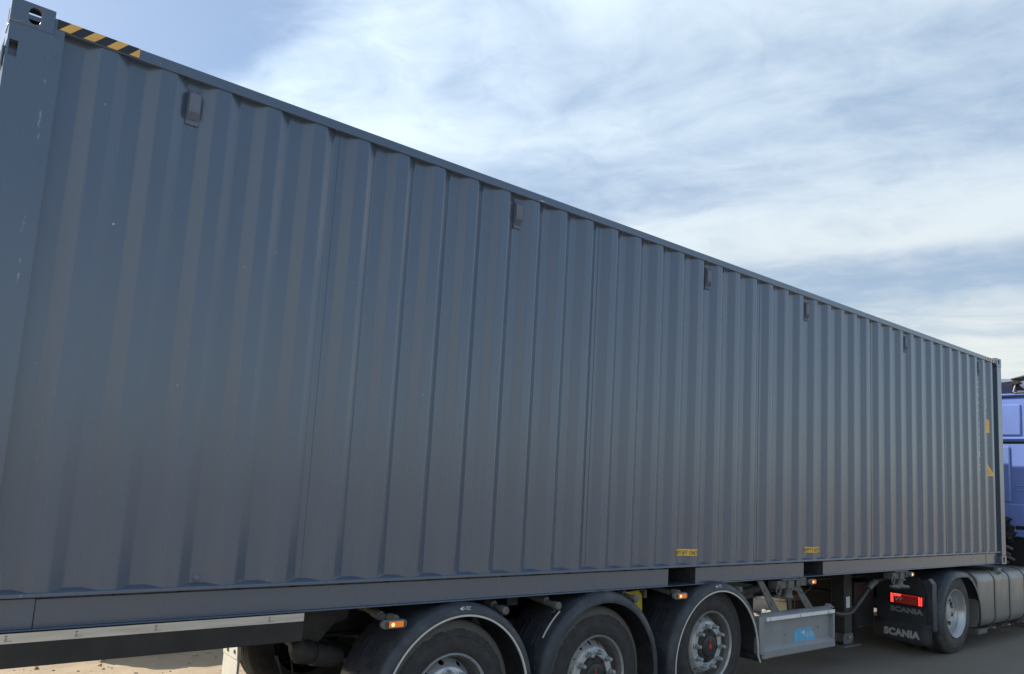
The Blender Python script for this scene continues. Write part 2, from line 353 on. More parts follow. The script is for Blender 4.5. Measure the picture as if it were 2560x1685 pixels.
def text_mesh(txt, size, bold=0.0, xs=1.0, space=1.0, align='LEFT', shear=0.0):
    cu = bpy.data.curves.new('lettering', 'FONT'); cu.body = txt; cu.size = size; cu.offset = bold; cu.space_character = space
    cu.align_x = align; cu.align_y = 'BOTTOM_BASELINE'; cu.resolution_u = 3; cu.shear = shear
    o = bpy.data.objects.new('tmp', cu); col.objects.link(o); bpy.context.view_layer.update()
    me = bpy.data.meshes.new_from_object(o.evaluated_get(bpy.context.evaluated_depsgraph_get())); bpy.data.objects.remove(o); bpy.data.curves.remove(cu)
    for v in me.vertices: v.co.x *= xs
    return me
def text_part(txt, name, m, parent, fn, width=None, height=None, bold=0.0, cuts=(), space=1.0, shear=0.0):
    """lettering scaled to width x height (text frame), each vertex carried to fn(u, v) in the container frame"""
    me = text_mesh(txt, 1.0, bold, space=space, shear=shear)
    xs = [v.co.x for v in me.vertices]; ys = [v.co.y for v in me.vertices]
    x0, x1, y0, y1 = min(xs), max(xs), min(ys), max(ys)
    for v in me.vertices:
        v.co.x = (v.co.x - x0) / (x1 - x0) * width; v.co.y = (v.co.y - y0) / (y1 - y0) * height; v.co.z = 0
    bm = bmesh.new(); bm.from_mesh(me)
    for c in cuts:
        bmesh.ops.bisect_plane(bm, geom=bm.verts[:] + bm.edges[:] + bm.faces[:], plane_co=(c, 0, 0), plane_no=(1, 0, 0))
    bm.verts.ensure_lookup_table()
    mb = MB(); mb.v = [tuple(fn(v.co.x, v.co.y)) for v in bm.verts]; mb.f = [tuple(v.index for v in f.verts) for f in bm.faces]
    bm.free(); bpy.data.meshes.remove(me)
    return mb.build(name, m, parent, smooth=False)

def oval(n, cx, cz, w, h):
    """stadium-shaped hole, first point lower left, anticlockwise, 4*(n/4) points"""
    pts = []
    for k in range(n):
        a = -3 * pi / 4 + 2 * pi * k / n
        r = w / 2; x = r * cos(a); z = r * sin(a)
        z += (h - w) / 2 * max(-1, min(1, sin(a) * 3)); pts.append((cx + x, cz + z))
    return pts
def rect_ring(n, x0, x1, z0, z1):
    pts = []; q = n // 4; cs = [(x0, z0), (x1, z0), (x1, z1), (x0, z1)]
    for s in range(4):
        a, b = cs[s], cs[(s + 1) % 4]
        for k in range(q): t = k / q; pts.append((a[0] + (b[0] - a[0]) * t, a[1] + (b[1] - a[1]) * t))
    return pts

# ------------------------------------------------------------------ setting: ground
def ground_h(x): return -1.085 + 0.048 * max(0.0, min(1.0, (x - 5.0) / 5.0))
def ground_mat():
    m = bpy.data.materials.new('yard_ground'); m.use_nodes = True; t = m.node_tree; n = N(t); b = t.nodes['Principled BSDF']
    pos = n.new('ShaderNodeNewGeometry').outputs['Position']; x, y, z = n.sep(pos)
    big = n.noise(pos, 0.35, 5, 0.6); f = n.noise(pos, 5, 7, 0.65); g = n.noise(pos, 90, 4, 0.7)
    c = n.mix(n.smooth(big, 0.35, 0.65), (0.36, 0.28, 0.19), (0.43, 0.335, 0.235))
    c = n.mix(n.math('MULTIPLY', n.smooth(f, 0.42, 0.7), 0.5), c, (0.49, 0.39, 0.28))
    c = n.mix(n.math('MULTIPLY', n.smooth(g, 0.52, 0.7), 0.45), c, (0.27, 0.22, 0.16))
    # the strip the trucks drive on is packed grey
    road = n.math('MULTIPLY', n.smooth(n.math('ADD', y, n.math('MULTIPLY', n.math('SUBTRACT', f, 0.5), 1.2)), 2.6, 3.3, 1, 0), n.smooth(n.math('ADD', y, n.math('MULTIPLY', n.math('SUBTRACT', big, 0.5), 8.0)), -75.0, -55.0))
    c = n.mix(n.math('MULTIPLY', road, 0.85), c, n.mix(g, (0.205, 0.184, 0.154), (0.262, 0.236, 0.198)))
    n.link(c, b.inputs['Base Color']); b.inputs['Roughness'].default_value = 0.95; b.inputs['Specular IOR Level'].default_value = 0.15
    bn = n.new('ShaderNodeBump'); bn.inputs['Strength'].default_value = 0.55; bn.inputs['Distance'].default_value = 0.02
    h = n.math('ADD', n.math('MULTIPLY', n.noise(n.vmath('MULTIPLY', pos, (0.7, 1.6, 1)), 9, 7, 0.7), 1.0), n.math('MULTIPLY', n.noise(pos, 60, 4), 0.25))
    n.link(h, bn.inputs['Height']); n.link(bn.outputs[0], b.inputs['Normal'])
    return m
M['ground'] = ground_mat()
from mathutils import noise as mn
def make_ground():
    xs = [-900, -300, -100, -40, -18, -9] + [-5 + 0.14 * k for k in range(int(25 / 0.14))] + [20.5, 24, 32, 50, 100, 300, 900]
    ys = [-900, -300, -100, -40, -18, -9, -5] + [-4 + 0.22 * k for k in range(26)] + [1.72 + 0.055 * k for k in range(60)] + [5.2, 5.6, 6.2, 7, 9, 14, 25, 50, 120, 300, 900]
    mb = MB(); nx, ny = len(xs), len(ys)
    for x in xs:
        for y in ys:
            h = ground_h(x)
            if -6 < x < 22 and -5 < y < 9:
                k = 1.0 if y > 2.2 else 0.35
                h += k * (0.035 * mn.noise((x * 0.9, y * 1.4, 0.3)) + 0.018 * mn.noise((x * 3.1, y * 5.0, 2.0)) + 0.010 * mn.noise((x * 9, y * 12, 5.0))) - (0.012 if y > 2.2 else 0.0)
                if y < 2.2 and x > 7.5: h -= 0.0
            mb.v.append((x, y, h))
    for i in range(nx - 1):
        for j in range(ny - 1): mb.f.append((i * ny + j, (i + 1) * ny + j, (i + 1) * ny + j + 1, i * ny + j + 1))
    o = mb.build('ground', M['ground'], smooth=True, angle=80); o['kind'] = 'structure'
make_ground()
def clods():
    mb = MB()
    for k in range(420):
        x = random.uniform(-1.5, 3.2); y = random.uniform(2.7, 4.6); r = random.choice((0.006, 0.008, 0.010, 0.013, 0.022)) * random.uniform(.7, 1.3)
        z = ground_h(x) + 0.035 * mn.noise((x * 0.9, y * 1.4, 0.3)) + 0.018 * mn.noise((x * 3.1, y * 5.0, 2.0)) + 0.010 * mn.noise((x * 9, y * 12, 5.0)) - 0.012
        vs = []
        for i in range(3):
            for j in range(6):
                a = j * pi / 3 + random.uniform(-.3, .3); e = (-0.5, 0.15, 0.75)[i]; q = (0.9, 1.0, 0.45)[i] * random.uniform(.75, 1.2)
                vs.append((x + r * q * cos(a), y + r * q * sin(a), z + r * e))
        fs = [(i * 6 + j, i * 6 + (j + 1) % 6, i * 6 + 6 + (j + 1) % 6, i * 6 + 6 + j) for i in range(2) for j in range(6)] + [tuple(range(12, 18))]
        mb.add(vs, fs)
    o = mb.build('gravel', mat('dirt_clods', (0.36, 0.29, 0.20), 0.95, var=0.3, vscale=30), smooth=False); o['kind'] = 'stuff'
clods()
blk = MB()  # unseen block, added only to throw the shadow on the sand
blk.prism([(4.35, -1.15), (4.95, -1.15), (4.95, -.45), (4.85, -.18), (4.45, -.18), (4.35, -.45)], 'x', 1.42, 3.9)
tag(blk.build('shadow_caster_block', M['concrete'], bevel=0.015), 'unseen concrete barrier block added beyond the trailer to cast a shadow on the sand', 'barrier')

# ------------------------------------------------------------------ the shipping container
L, Wd, Hc = 12.192, 2.438, 2.896
box = empty('shipping_container', (L / 2, Wd / 2, 0))
tag(box, 'long blue-grey corrugated steel shipping container loaded on the trailer', 'container')

EK = [0, 6, 16, 25, 38, 41]; EX = [.462, 2.173, 4.955, 7.430, 11.069, 11.900]
def edge(k):
    for i in range(5):
        if k <= EK[i + 1]: return EX[i] + (EX[i + 1] - EX[i]) * (k - EK[i]) / (EK[i + 1] - EK[i])
YO, YI = 0.019, 0.055
prof = [(0.226, YI), (edge(0) - 0.140, YI), (edge(0) - 0.072, YO), (edge(0), YO)]
for k in range(1, 42):
    e0, e1 = edge(k - 1), edge(k); p = e1 - e0; s = p / 0.28
    prof += [(e0 + .068 * s, YI), (e1 - .140 * s, YI), (e1 - .072 * s, YO), (e1, YO)]
prof += [(edge(41) + .068, YI), (12.03, YI)]
def surf_y(x):
    for (a, ya), (b, yb) in zip(prof, prof[1:]):
        if a <= x <= b: return ya + (yb - ya) * (x - a) / (b - a)
    return YI
Z0, Z1 = 0.176, 2.812
def rounded(pr, r=0.009):
    out = [pr[0]]
    for i in range(1, len(pr) - 1):
        a, b, c = (Vector((*pr[j], 0)) for j in (i - 1, i, i + 1))
        d1 = (a - b).normalized(); d2 = (c - b).normalized(); q1 = b + d1 * r; q2 = b + d2 * r
        for t in (0, .33, .67, 1):
            p = q1 * (1 - t) ** 2 + b * 2 * t * (1 - t) + q2 * t * t; out.append((p.x, p.y))
    out.append(pr[-1]); return out
rp = rounded(prof)
sp = MB()
zs = [Z0, 0.5, 1.0, 1.5, 2.0, 2.5, Z1]
sp.sweep([[(x, y, z) for x, y in rp] for z in zs], None)
sp.build('side_panel', M['paint'], box, smooth=False)
fp = MB(); fp.sweep([[(x, Wd - y, z) for x, y in prof] for z in (Z0, Z1)], None); fp.build('side_panel', M['paint'], box, angle=20)
# thin vertical weld where two corrugated sheets meet
for k in (4, 12, 20, 28, 35):
    x = edge(k) + .104; w = MB(); w.box(x - .0025, x + .0025, YI - .0025, YI + .002, Z0 + .02, Z1 - .002); w.build('weld_seam', M['paint'], box)
# bottom rail: open channel, its web cut at the two fork pockets
P1, P2 = (4.899, 5.256), (6.964, 7.328)
def rail(side):
    f = (lambda y: y) if side == 0 else (lambda y: Wd - y)
    def B(x0, x1, y0, y1, z0, z1, mb): ya, yb = sorted((f(y0), f(y1))); mb.box(x0, x1, ya, yb, z0, z1)
    r = MB()
    B(.178, 12.014, .010, .060, .011, .0165, r)
    top = [(f(.060), .158), (f(.010), .158), (f(.010), .173), (f(.013), .1755), (f(.060), .192)]
    r.prism(top, 'x', .178, 12.014)
    for a, b in ((.178, P1[0]), (P1[1], P2[0]), (P2[1], 12.014)): B(a, b, .0465, .0525, .0165, .1455, r); B(a, b, .085, .090, .140, .158, r); B(a, b, .0525, .085, .1395, .1455, r)
    B(.178, .423, .040, .0464, .0165, .150, r); B(11.58, 12.014, .058, .062, .0165, .158, r)
    o = r.build('bottom_rail', M['paint'], box, bevel=0.002)
    s = MB(); B(.4232, .4272, .0445, .0466, .0175, .157, s); s.build('weld_seam', M['seam'], o)
    s = MB(); B(11.576, 11.580, .0440, .0466, .0175, .157, s); s.build('weld_seam', M['seam'], o)
    t = MB(); B(.178, 12.014, .010, .070, 2.810, 2.867, t); return o, t.build('top_rail', M['paint'], box, bevel=0.004)
rail_o, top_o = rail(0); rail(1)
for a, b in (P1, P2):
    k = MB()
    k.box(a - .006, a, .053, Wd - .053, .0165, .1575); k.box(b, b + .006, .053, Wd - .053, .0165, .1575)
    k.box(a, b, .0605, Wd - .0605, .012, .0172); k.box(a, b, .0605, Wd - .0605, .153, .1575)
    k.build('fork_pocket', M['pocket'], box)
fl = MB(); fl.box(.10, 12.1, .0755, Wd - .0755, .160, .188)
x = .45
while x < 11.9:
    if not any(a - .06 < x < b + .06 for a, b in (P1, P2)): k = MB(); k.box(x, x + .045, .0555, Wd - .0555, .035, .1595); k.build('floor_bearer', M['chassis'], box)
    x += .305
fl.build('floor', M['chassis'], box)
rf = MB()
pr = []
x = .15
while x < 12.05: pr += [(x, 2.846), (x + .09, 2.846), (x + .11, 2.860), (x + .19, 2.860)]; x += .209
rf.sweep([[(px, y, pz) for px, pz in pr] for y in (.071, Wd - .071)], None); rf.build('roof', M['paint'], box, angle=20)
# corner posts, castings
pp = MB()
# rear post face with a rectangular hand hole near the top (x .024-.045, z 2.613-2.688)
def post_face(mb, y, x0, x1, hx0, hx1, hz0, hz1):
    o = [(p[0], y, p[1]) for p in rect_ring(16, x0, x1, .118, 2.778)]; h = [(p[0], y, p[1]) for p in rect_ring(16, hx0, hx1, hz0, hz1)]
    mb.plate_hole(o, h, (0, .05, 0))
post_face(pp, .002, .003, .2255, .012, .046, 2.612, 2.690)
pp.plate_hole([(.003, a, b) for a, b in rect_ring(16, .002, .155, .118, 2.778)], [(.003, a, b) for a, b in rect_ring(16, .012, .075, 2.612, 2.690)], (.004, 0, 0))
pp.add([(.2255, .002, .118), (.2255, .062, .118), (.2255, .062, 2.778), (.2255, .002, 2.778)], [(0, 1, 2, 3)])
pp.add([(.003, .155, .118), (.10, .155, .118), (.10, .155, 2.778), (.003, .155, 2.778)], [(0, 1, 2, 3)])
pp.add([(.0045, .0522, 2.60), (.06, .0522, 2.60), (.06, .0522, 2.70), (.0045, .0522, 2.70)], [(0, 1, 2, 3)])
pp.build('corner_post', M['paint_scratched'], box, smooth=False)
q = MB(); q.box(.178, .2255, .0025, .066, .0185, .1178); q.build('post_gusset', M['paint'], box, bevel=.002)
q = MB(); q.box(.178, .2255, .0095, .069, 2.7782, 2.8667); q.build('post_gusset', M['paint'], box, bevel=.002)
q = MB(); q.box(.003, .2255, Wd - .15, Wd - .003, .118, 2.778); q.build('corner_post', M['paint'], box, bevel=.004)
q = MB(); q.prism([(12.034, .004), (12.189, .004), (12.189, .16), (12.09, .16), (12.09, .095), (12.034, .06)], 'z', .118, 2.778); q.build('corner_post', M['paint'], box, bevel=.005)
q = MB(); q.box(12.034, 12.189, Wd - .16, Wd - .004, .118, 2.778); q.build('corner_post', M['paint'], box, bevel=.004)
def casting(xo, dx, yo, dy, z0, up, m):
    """hollow corner casting; xo,yo outer corner, dx,dy = +1/-1 inward, up: top casting"""
    X = lambda a: xo + dx * a; Y = lambda b: yo + dy * b; mb = MB(); n = 24; t = .024
    side_o = rect_ring(n, .0, .178, 0, .118); side_h = oval(n, .097, .058, .052, .079)
    mb.plate_hole([(X(a), Y(0), z0 + b) for a, b in side_o], [(X(a), Y(0), z0 + b) for a, b in side_h], (0, dy * t, 0))
    end_o = rect_ring(n, 0, .162, 0, .118); end_h = oval(n, .085, .058, .052, .079)
    mb.plate_hole([(X(0), Y(a), z0 + b) for a, b in end_o], [(X(0), Y(a), z0 + b) for a, b in end_h], (dx * t, 0, 0))
    zt = z0 + (.118 if up else 0); d = -1 if up else 1
    top_o = rect_ring(n, 0, .162, 0, .178); top_h = oval(n, .085, .095, .063, .124)
    mb.plate_hole([(X(a), Y(b), zt) for b, a in top_o], [(X(a), Y(b), zt) for b, a in top_h], (0, 0, d * .026))
    zb = z0 + (0 if up else .118)
    mb.add([(X(0), Y(0), zb), (X(.178), Y(0), zb), (X(.178), Y(.162), zb), (X(0), Y(.162), zb)], [(0, 1, 2, 3)])
    mb.add([(X(.178), Y(0), z0), (X(.178), Y(.162), z0), (X(.178), Y(.162), z0 + .118), (X(.178), Y(0), z0 + .118)], [(0, 1, 2, 3)])
    mb.add([(X(0), Y(.162), z0), (X(.178), Y(.162), z0), (X(.178), Y(.162), z0 + .118), (X(0), Y(.162), z0 + .118)], [(0, 1, 2, 3)])
    return mb.build('corner_casting', m, box, bevel=.004, weld=True)
for up, z0 in ((True, Hc - .118), (False, 0.0)):
    for xo, dx in ((0, 1), (L, -1)):
        for yo, dy in ((0, 1), (Wd, -1)):
            casting(xo, dx, yo, dy, z0, up, M['paint_rusty'] if (up and xo == 0 and yo == 0) else M['paint'])
# front wall and rear doors
fw = MB(); pts = []; y = .17; k = 0
while y < Wd - .17: pts += [(12.15, y), (12.15, y + .11), (12.115, y + .15), (12.115, y + .26)]; y += .30
fw.sweep([[(x, y, z) for x, y in pts] for z in (.16, 2.80)], None); fw.box(12.10, 12.188, .163, Wd - .163, 2.79, 2.872); fw.box(12.10, 12.188, .163, Wd - .163, .018, .16)
fw.build('front_wall', M['paint'], box, angle=20)
hd = MB(); hd.box(.004, .10, .163, Wd - .163, 2.775, 2.890); hd.build('door_header', M['paint'], box, bevel=.004)
hd = MB(); hd.box(.004, .10, .163, Wd - .163, .018, .16); hd.build('door_sill', M['paint'], box, bevel=.004)
for s in (0, 1):
    y0, y1 = ((.165, 1.205), (1.213, 2.273))[s]
    d = MB(); d.box(.020, .055, y0, y1, .165, 2.77)
    for zc in (.55, 1.10, 1.65, 2.20): d.box(.005, .0195, y0 + .08, y1 - .08, zc, zc + .25)
    do = d.build('door', M['paint'], box, bevel=.006)
    g = MB(); g.box(.026, .050, y0 - .012, y0 - .001, .165, 2.77); g.build('gasket', M['gasket'], do)
    for yb in (y0 + .25, y1 - .25):
        b = MB(); b.tube([(-.028, yb, .12), (-.028, yb, 2.82)], .017, 10); b.build('lock_rod', M['bolt'], do)
    hy = y0 - .03 if s == 0 else y1 + .03
    for zc in (.35, .95, 1.55, 2.15, 2.60):
        b = MB(); b.box(-.004, .018, hy - .05, hy + .05, zc, zc + .07); b.tube([(-.002, hy - .045, zc - .015), (-.002, hy - .045, zc + .085)], .007, 8); b.build('hinge', M['paint'], do)
# hazard tape on the top rail
def tape_quads(name, m, quads, parent, y):
    mb = MB()
    for q in quads: n = len(q); mb.add([(x, y, z) for x, z in q] + [(x, y + .0012, z) for x, z in q], [tuple(range(n))] + [(i, (i + 1) % n, n + (i + 1) % n, n + i) for i in range(n)])
    return mb.build(name, m, parent, smooth=False)
tp = tape_quads('hazard_tape', M['tape_black'], [[(.190, 2.8155), (.558, 2.8155), (.558, 2.8665), (.190, 2.8665)]], box, .0082)
for i in range(3):
    a = .199 + .1035 * i; tape_quads('yellow_stripe', M['tape_yellow'], [[(a, 2.8165), (a + .049, 2.8165), (a + .097, 2.866), (a + .048, 2.866)]], tp, .0068)
tape_quads('yellow_stripe', M['tape_yellow'], [[(.5095, 2.8165), (.557, 2.8165), (.557, 2.866)]], tp, .0068)
tf = tape_quads('hazard_tape', M['tape_worn'], [[(11.64, 2.8125), (12.012, 2.8125), (12.012, 2.865), (11.65, 2.865)]], box, .0082)
for i in range(4): tape_quads('faded_stripe', M['print_brown'], [[(11.69 + .085 * i, 2.822), (11.715 + .085 * i, 2.822), (11.745 + .085 * i, 2.856), (11.72 + .085 * i, 2.856)]], tf, .0070)
# air vents in the hollows under the top rail
def vent(xc):
    v = MB(); w = .033
    v.box(xc - w, xc + w, YI - .007, YI - .001, 2.572, 2.772)
    vb = v.build('vent', M['vent'], box, bevel=.002)
    c = MB(); y0, y1 = YI - .030, YI - .008
    c.prism([(y1, 2.755), (y0 + .006, 2.748), (y0, 2.740), (y0, 2.640), (y1, 2.598)], 'x', xc - .029, xc + .029)
    c.build('vent_hood', M['vent'], vb, bevel=.003)
    r = MB()
    for i in range(7): x = xc - .024 + .008 * i; r.hexa([(x - .0025, y0 + .0005, 2.638), (x + .0025, y0 + .0005, 2.638), (x + .0025, y1 - .0005, 2.600), (x - .0025, y1 - .0005, 2.600)], [(x - .0025, y0 - .0025, 2.637), (x + .0025, y0 - .0025, 2.637), (x + .0025, y1 - .003, 2.599), (x - .0025, y1 - .003, 2.599)])
    r.build('vent_slats', M['vent'], vb)
    for x in (xc - .018, xc + .018):
        for z in (2.578, 2.766): b = MB(); b.tube([(x, YI - .008, z), (x, YI - .012, z)], .006, 8); b.build('rivet', M['vent'], vb)
for k in (1, 9, 17, 23, 31, 39): vent((edge(k) + .068 + edge(k + 1) - .14) / 2)
# plug at the foot of the panel
b = MB(); xc = edge(2) + .10; b.lathe([(0, -.014), (.012, -.013), (.016, -.006), (.020, -.004), (.022, 0)], (xc, YI, .215), 16); b.build('vent_plug', M['vent'], box)
# labels that follow the corrugation
def path_from(x0):
    pts = [(x0, surf_y(x0))] + [(x, y) for x, y in prof if x > x0]; s = [0]
    for a, b in zip(pts, pts[1:]): s.append(s[-1] + math.hypot(b[0] - a[0], b[1] - a[1]))
    def at(u):
        for i in range(len(s) - 1):
            if u <= s[i + 1] or i == len(s) - 2:
                t = (u - s[i]) / (s[i + 1] - s[i]); a, b = pts[i], pts[i + 1]
                dx, dy = b[0] - a[0], b[1] - a[1]; q = math.hypot(dx, dy)
                return a[0] + dx * t, a[1] + dy * t, -dy / q * -1, dx / q
    return at, s
def wrap_label(x0, z0, h, length, txt):
    at, s = path_from(x0)
    def pos(off):
        def fn(u, v):
            x, y, nx, ny = at(max(0, u)); return (x + nx * off * 0.6, y - ny * off, z0 + v)
        return fn
    cuts = [c for c in s if 0 < c < length]
    us = sorted({0, length, *cuts}); st = MB(); f = pos(.0030)
    o = []
    for u in us: o.append([f(u, 0), f(u, h)])
    st.sweep(o, None); lab = st.build('warning_label', M['sticker_yellow'], box, smooth=False)
    g = pos(.0052)
    text_part(txt, 'lettering', M['print_black'], lab, lambda u, v: g(u + .006, v + h * .17), length - .012, h * .60, 0.0, [c - .006 for c in cuts])
wrap_label(edge(16) + .004, .248, .055, .292, 'EMPTY LIFT ONLY')
wrap_label(edge(23) + .105, .240, .055, .296, 'EMPTY LIFT ONLY')
# tall number column, size code and warning labels by the front post, all in the hollows of the corrugation
def flat_text(txt, xc, z, w, h, parent, m=None):
    return text_part(txt, 'lettering', m or M['print_white'], parent, lambda u, v: (xc - w / 2 + u, surf_y(xc - w / 2 + u) - .003, z + v), w, h, 0.02, [])
zc = 2.40
for i, ch in enumerate('CLLL N8881LA'):
    if ch != ' ': flat_text(ch, edge(39) + .098, zc, .060, .088, box)
    zc -= .1065
zc = 2.43
for i, ch in enumerate('LSGR1L'): flat_text(ch, edge(40) + .092, zc, .045, .056, box); zc -= .071
def label_quad(name, m, pts, off=.0032):
    mb = MB(); xs = sorted(set([p[0] for p in pts] + [x for x, y in prof if min(p[0] for p in pts) < x < max(p[0] for p in pts)]))
    def zr(x):
        zz = []
        n = len(pts)
        for i in range(n):
            a, b = pts[i], pts[(i + 1) % n]
            if min(a[0], b[0]) - 1e-9 <= x <= max(a[0], b[0]) + 1e-9:
                if abs(a[0] - b[0]) < 1e-9: zz += [a[1], b[1]]
                else: zz.append(a[1] + (b[1] - a[1]) * (x - a[0]) / (b[0] - a[0]))
        return min(zz), max(zz)
    rows = [[(x, surf_y(x) - off, zr(x)[0]), (x, surf_y(x) - off, zr(x)[1] + 1e-5)] for x in xs]
    mb.sweep(rows, None); return mb.build(name, m, box, smooth=False)
e40 = edge(40)
lq = label_quad('height_label', M['sticker_yellow'], [(e40 + .070, 1.80), (e40 + .165, 1.80), (e40 + .165, 1.985), (e40 + .070, 1.985)])
flat_text('9', e40 + .125, 1.90, .030, .05, lq, M['print_brown']); flat_text('6', e40 + .125, 1.83, .030, .05, lq, M['print_brown'])
tq = label_quad('height_warning', M['sticker_yellow'], [(e40 + .068, 1.20), (e40 + .235, 1.20), (e40 + .068, 1.445)])
for z in (1.265, 1.235): q = MB(); q.box(e40 + .10, e40 + .135, YI - .0045, YI - .0034, z, z + .012); q.build('lettering', M['print_brown'], tq)
# small paint chips on the panel and rail
for (xx, yy, zz, sx, sz) in ((.545, YI, 1.95, .006, .012), (3.30, .010, 2.822, .03, .006), (3.78, .010, 2.860, .012, .006), (5.10, .010, 2.855, .010, .005)):
    c = MB(); c.add([(xx - sx, yy - .001, zz), (xx, yy - .001, zz - sz / 2), (xx + sx, yy - .001, zz + .001), (xx + sx * .3, yy - .001, zz + sz / 2), (xx + sx, yy, zz), (xx - sx, yy, zz)], [(0, 1, 2, 3), (0, 3, 2, 4, 5)]); c.build('paint_chip', M['print_white'], box, smooth=False)

# ------------------------------------------------------------------ wheels
def polar_disc(mb, r0, r1, y0, y1, n, hr, hx, hy, thick=.012, seg=6, phase=0.0):
    """conical ring between radii r0<r1 (at y0, y1) pierced by n oval holes centred at radius hr, half sizes hx (tangential), hy (radial)"""
    def P(r, a, dy=0.0): t = (r - r0) / (r1 - r0); return (r * cos(a), y0 + (y1 - y0) * t + dy, r * sin(a))
    for k in range(n):
        a0 = phase + 2 * pi * k / n; a1 = a0 + 2 * pi / n; am = (a0 + a1) / 2; m = 4 * seg; out = []; hole = []
        for i in range(m):
            s, t = divmod(i, seg); t /= seg
            r, a = ((r0, a0 + (a1 - a0) * t), (r0 + (r1 - r0) * t, a1), (r1, a1 - (a1 - a0) * t), (r1 - (r1 - r0) * t, a0))[s]
            out.append(P(r, a)); ang = -3 * pi / 4 + 2 * pi * (i / m)
            hole.append(P(hr + hy * sin(ang), am + hx * cos(ang) / hr))
        mb.plate_hole(out, hole, (0, thick, 0))
def tyre_profile(R, W, bead=.290):
    s = R - bead
    return [(bead - .004, .045), (bead, .018), (bead + .012, .008), (bead + .25 * s, .000), (bead + .45 * s, -.002), (bead + .50 * s, .002), (bead + .52 * s, -.001), (bead + .70 * s, .010),
            (bead + .72 * s, .015), (bead + .74 * s, .012), (R - .030, .026), (R - .012, .036), (R - .003, .050), (R, .066), (R, .085), (R - .013, .087), (R - .013, .094), (R, .096), (R + .002, W * .36), (R - .012, W * .365), (R - .012, W * .39), (R + .002, W * .395),
            (R + .002, W * .60), (R - .012, W * .605), (R - .012, W * .63), (R + .001, W * .635), (R, W - .096), (R - .013, W - .094), (R - .013, W - .087), (R, W - .085), (R, W - .066), (R - .003, W - .05), (R - .030, W - .026),
            (bead + .45 * s, W), (bead, W - .018), (bead - .004, W - .045)]
def wheel_nut(mb, c, h=.052, r=.0165):
    x, z, y = c
    mb.lathe([(r * 1.5, 0), (r * 1.5, -.006), (r * 1.12, -.010)], (x, y, z), 12)
    mb.lathe([(r * 1.12, -.010), (r * 1.12, -.030)], (x, y, z), 6)
    mb.lathe([(r * 1.05, -.028), (r * .95, -.034), (r * .82, -.040), (r * .80, -h), (r * .66, -h - .004), (0, -h - .004)], (x, y, z), 12)
def trailer_wheel(parent, c, tyre_m, round_holes, flip=False, spin=0.0):
    root = empty('wheel', c, parent)
    def put(mb, name, m, **k):
        if flip: mb.v = [(x, -y, z) for x, y, z in mb.v]
        mb.v = [(x + c[0], y + c[1], z + c[2]) for x, y, z in mb.v]; return mb.build(name, m, root, **k)
    t = MB(); t.lathe(tyre_profile(.495, .385), n=80); put(t, 'tyre', tyre_m, angle=50)
    r = MB()
    r.lathe([(.286, .050), (.2915, .020), (.2925, .004), (.289, -.002), (.283, .001), (.279, .008), (.277, .016)], n=72)
    put(r, 'rim_flange', M['rim_alu'] if round_holes else M['trim_rim'], angle=60)
    r = MB(); r.lathe([(.277, .016), (.272, .030), (.264, .036), (.261, .055), (.258, .085), (.247, .105), (.245, .13), (.245, .34)], n=72); put(r, 'rim_barrel', M['rim_inner'], angle=60)
    d = MB()
    polar_disc(d, .202, .2445, .046, .108, 10 if round_holes else 14, .2245, .020 if round_holes else .012, .013 if round_holes else .016, phase=spin)
    d.lathe([(.202, .046), (.197, .040), (.190, .038), (.140, .038), (.138, .044), (.138, .12)], n=72)
    put(d, 'rim_disc', M['rim_alu'] if round_holes else M['rim'], angle=35)
    bk = MB(); bk.lathe([(0.0, .15), (.245, .15)], n=32); put(bk, 'brake_drum', M['dark'])
    for k in range(10):
        a = spin + 2 * pi * (k + .35) / 10; nt = MB(); wheel_nut(nt, (.168 * cos(a), .168 * sin(a), .038), .058, .0185); put(nt, 'wheel_nut', M['nut'])
    h = MB(); h.lathe([(.138, .050), (.136, .040), (.130, .034), (.112, .032), (.108, .028), (.094, .026), (.091, .020)], n=48); put(h, 'hub', M['hub'])
    for k in range(8):
        a = spin + .3 + k * pi / 4; hb = MB(); hb.lathe([(.010, .034), (.010, .022), (.008, .020), (0, .020)], (.119 * cos(a), 0, .119 * sin(a)), 6); put(hb, 'hub_bolt', M['hub'])
    cp = MB(); cp.lathe([(.092, .030), (.088, .018), (.078, .012), (.060, .010), (0, .010)], n=48); put(cp, 'hub_cap', M['hub_cap'], angle=30)
    e = MB(); e.lathe([(.021, .0102), (.021, .0070), (0, .0070)], n=20)
    a = 1.15 + spin; ux, uz = cos(a), sin(a)
    for q0, q1, wd in ((.034, .062, .006),):
        e.add([(ux * q0 - uz * wd, .0088, uz * q0 + ux * wd), (ux * q0 + uz * wd, .0088, uz * q0 - ux * wd), (ux * q1 + uz * wd, .0088, uz * q1 - ux * wd), (ux * q1 - uz * wd, .0088, uz * q1 + ux * wd)], [(0, 1, 2, 3)])
    put(e, 'red_emblem', M['red'])
    return root
M['trim_rim'] = mat('dull_rim_edge', (0.50, 0.49, 0.47), 0.4, 0.5, var=0.12, vscale=20)

# ------------------------------------------------------------------ the semi-trailer
tr = empty('semi_trailer', (4.1, Wd / 2, -1.085))
tag(tr, 'black three-axle container trailer under the grey-blue container', 'trailer')
AX = ((2.75, -.595), (4.06, -.595), (5.43, -.505))
w1 = trailer_wheel(tr, (2.755, .0, -.597), M['tyre_dusty'], True, spin=.15)
w2 = trailer_wheel(tr, (4.060, .0, -.592), M['tyre_dusty'], False, spin=.50)
w3 = trailer_wheel(tr, (5.430, .0, -.505), M['tyre'], False, spin=.33)
for x, z in ((2.755, -.597), (4.060, -.592), (5.430, -.505)):
    f = trailer_wheel(tr, (x, Wd, z), M['tyre'], False, flip=True, spin=.2)
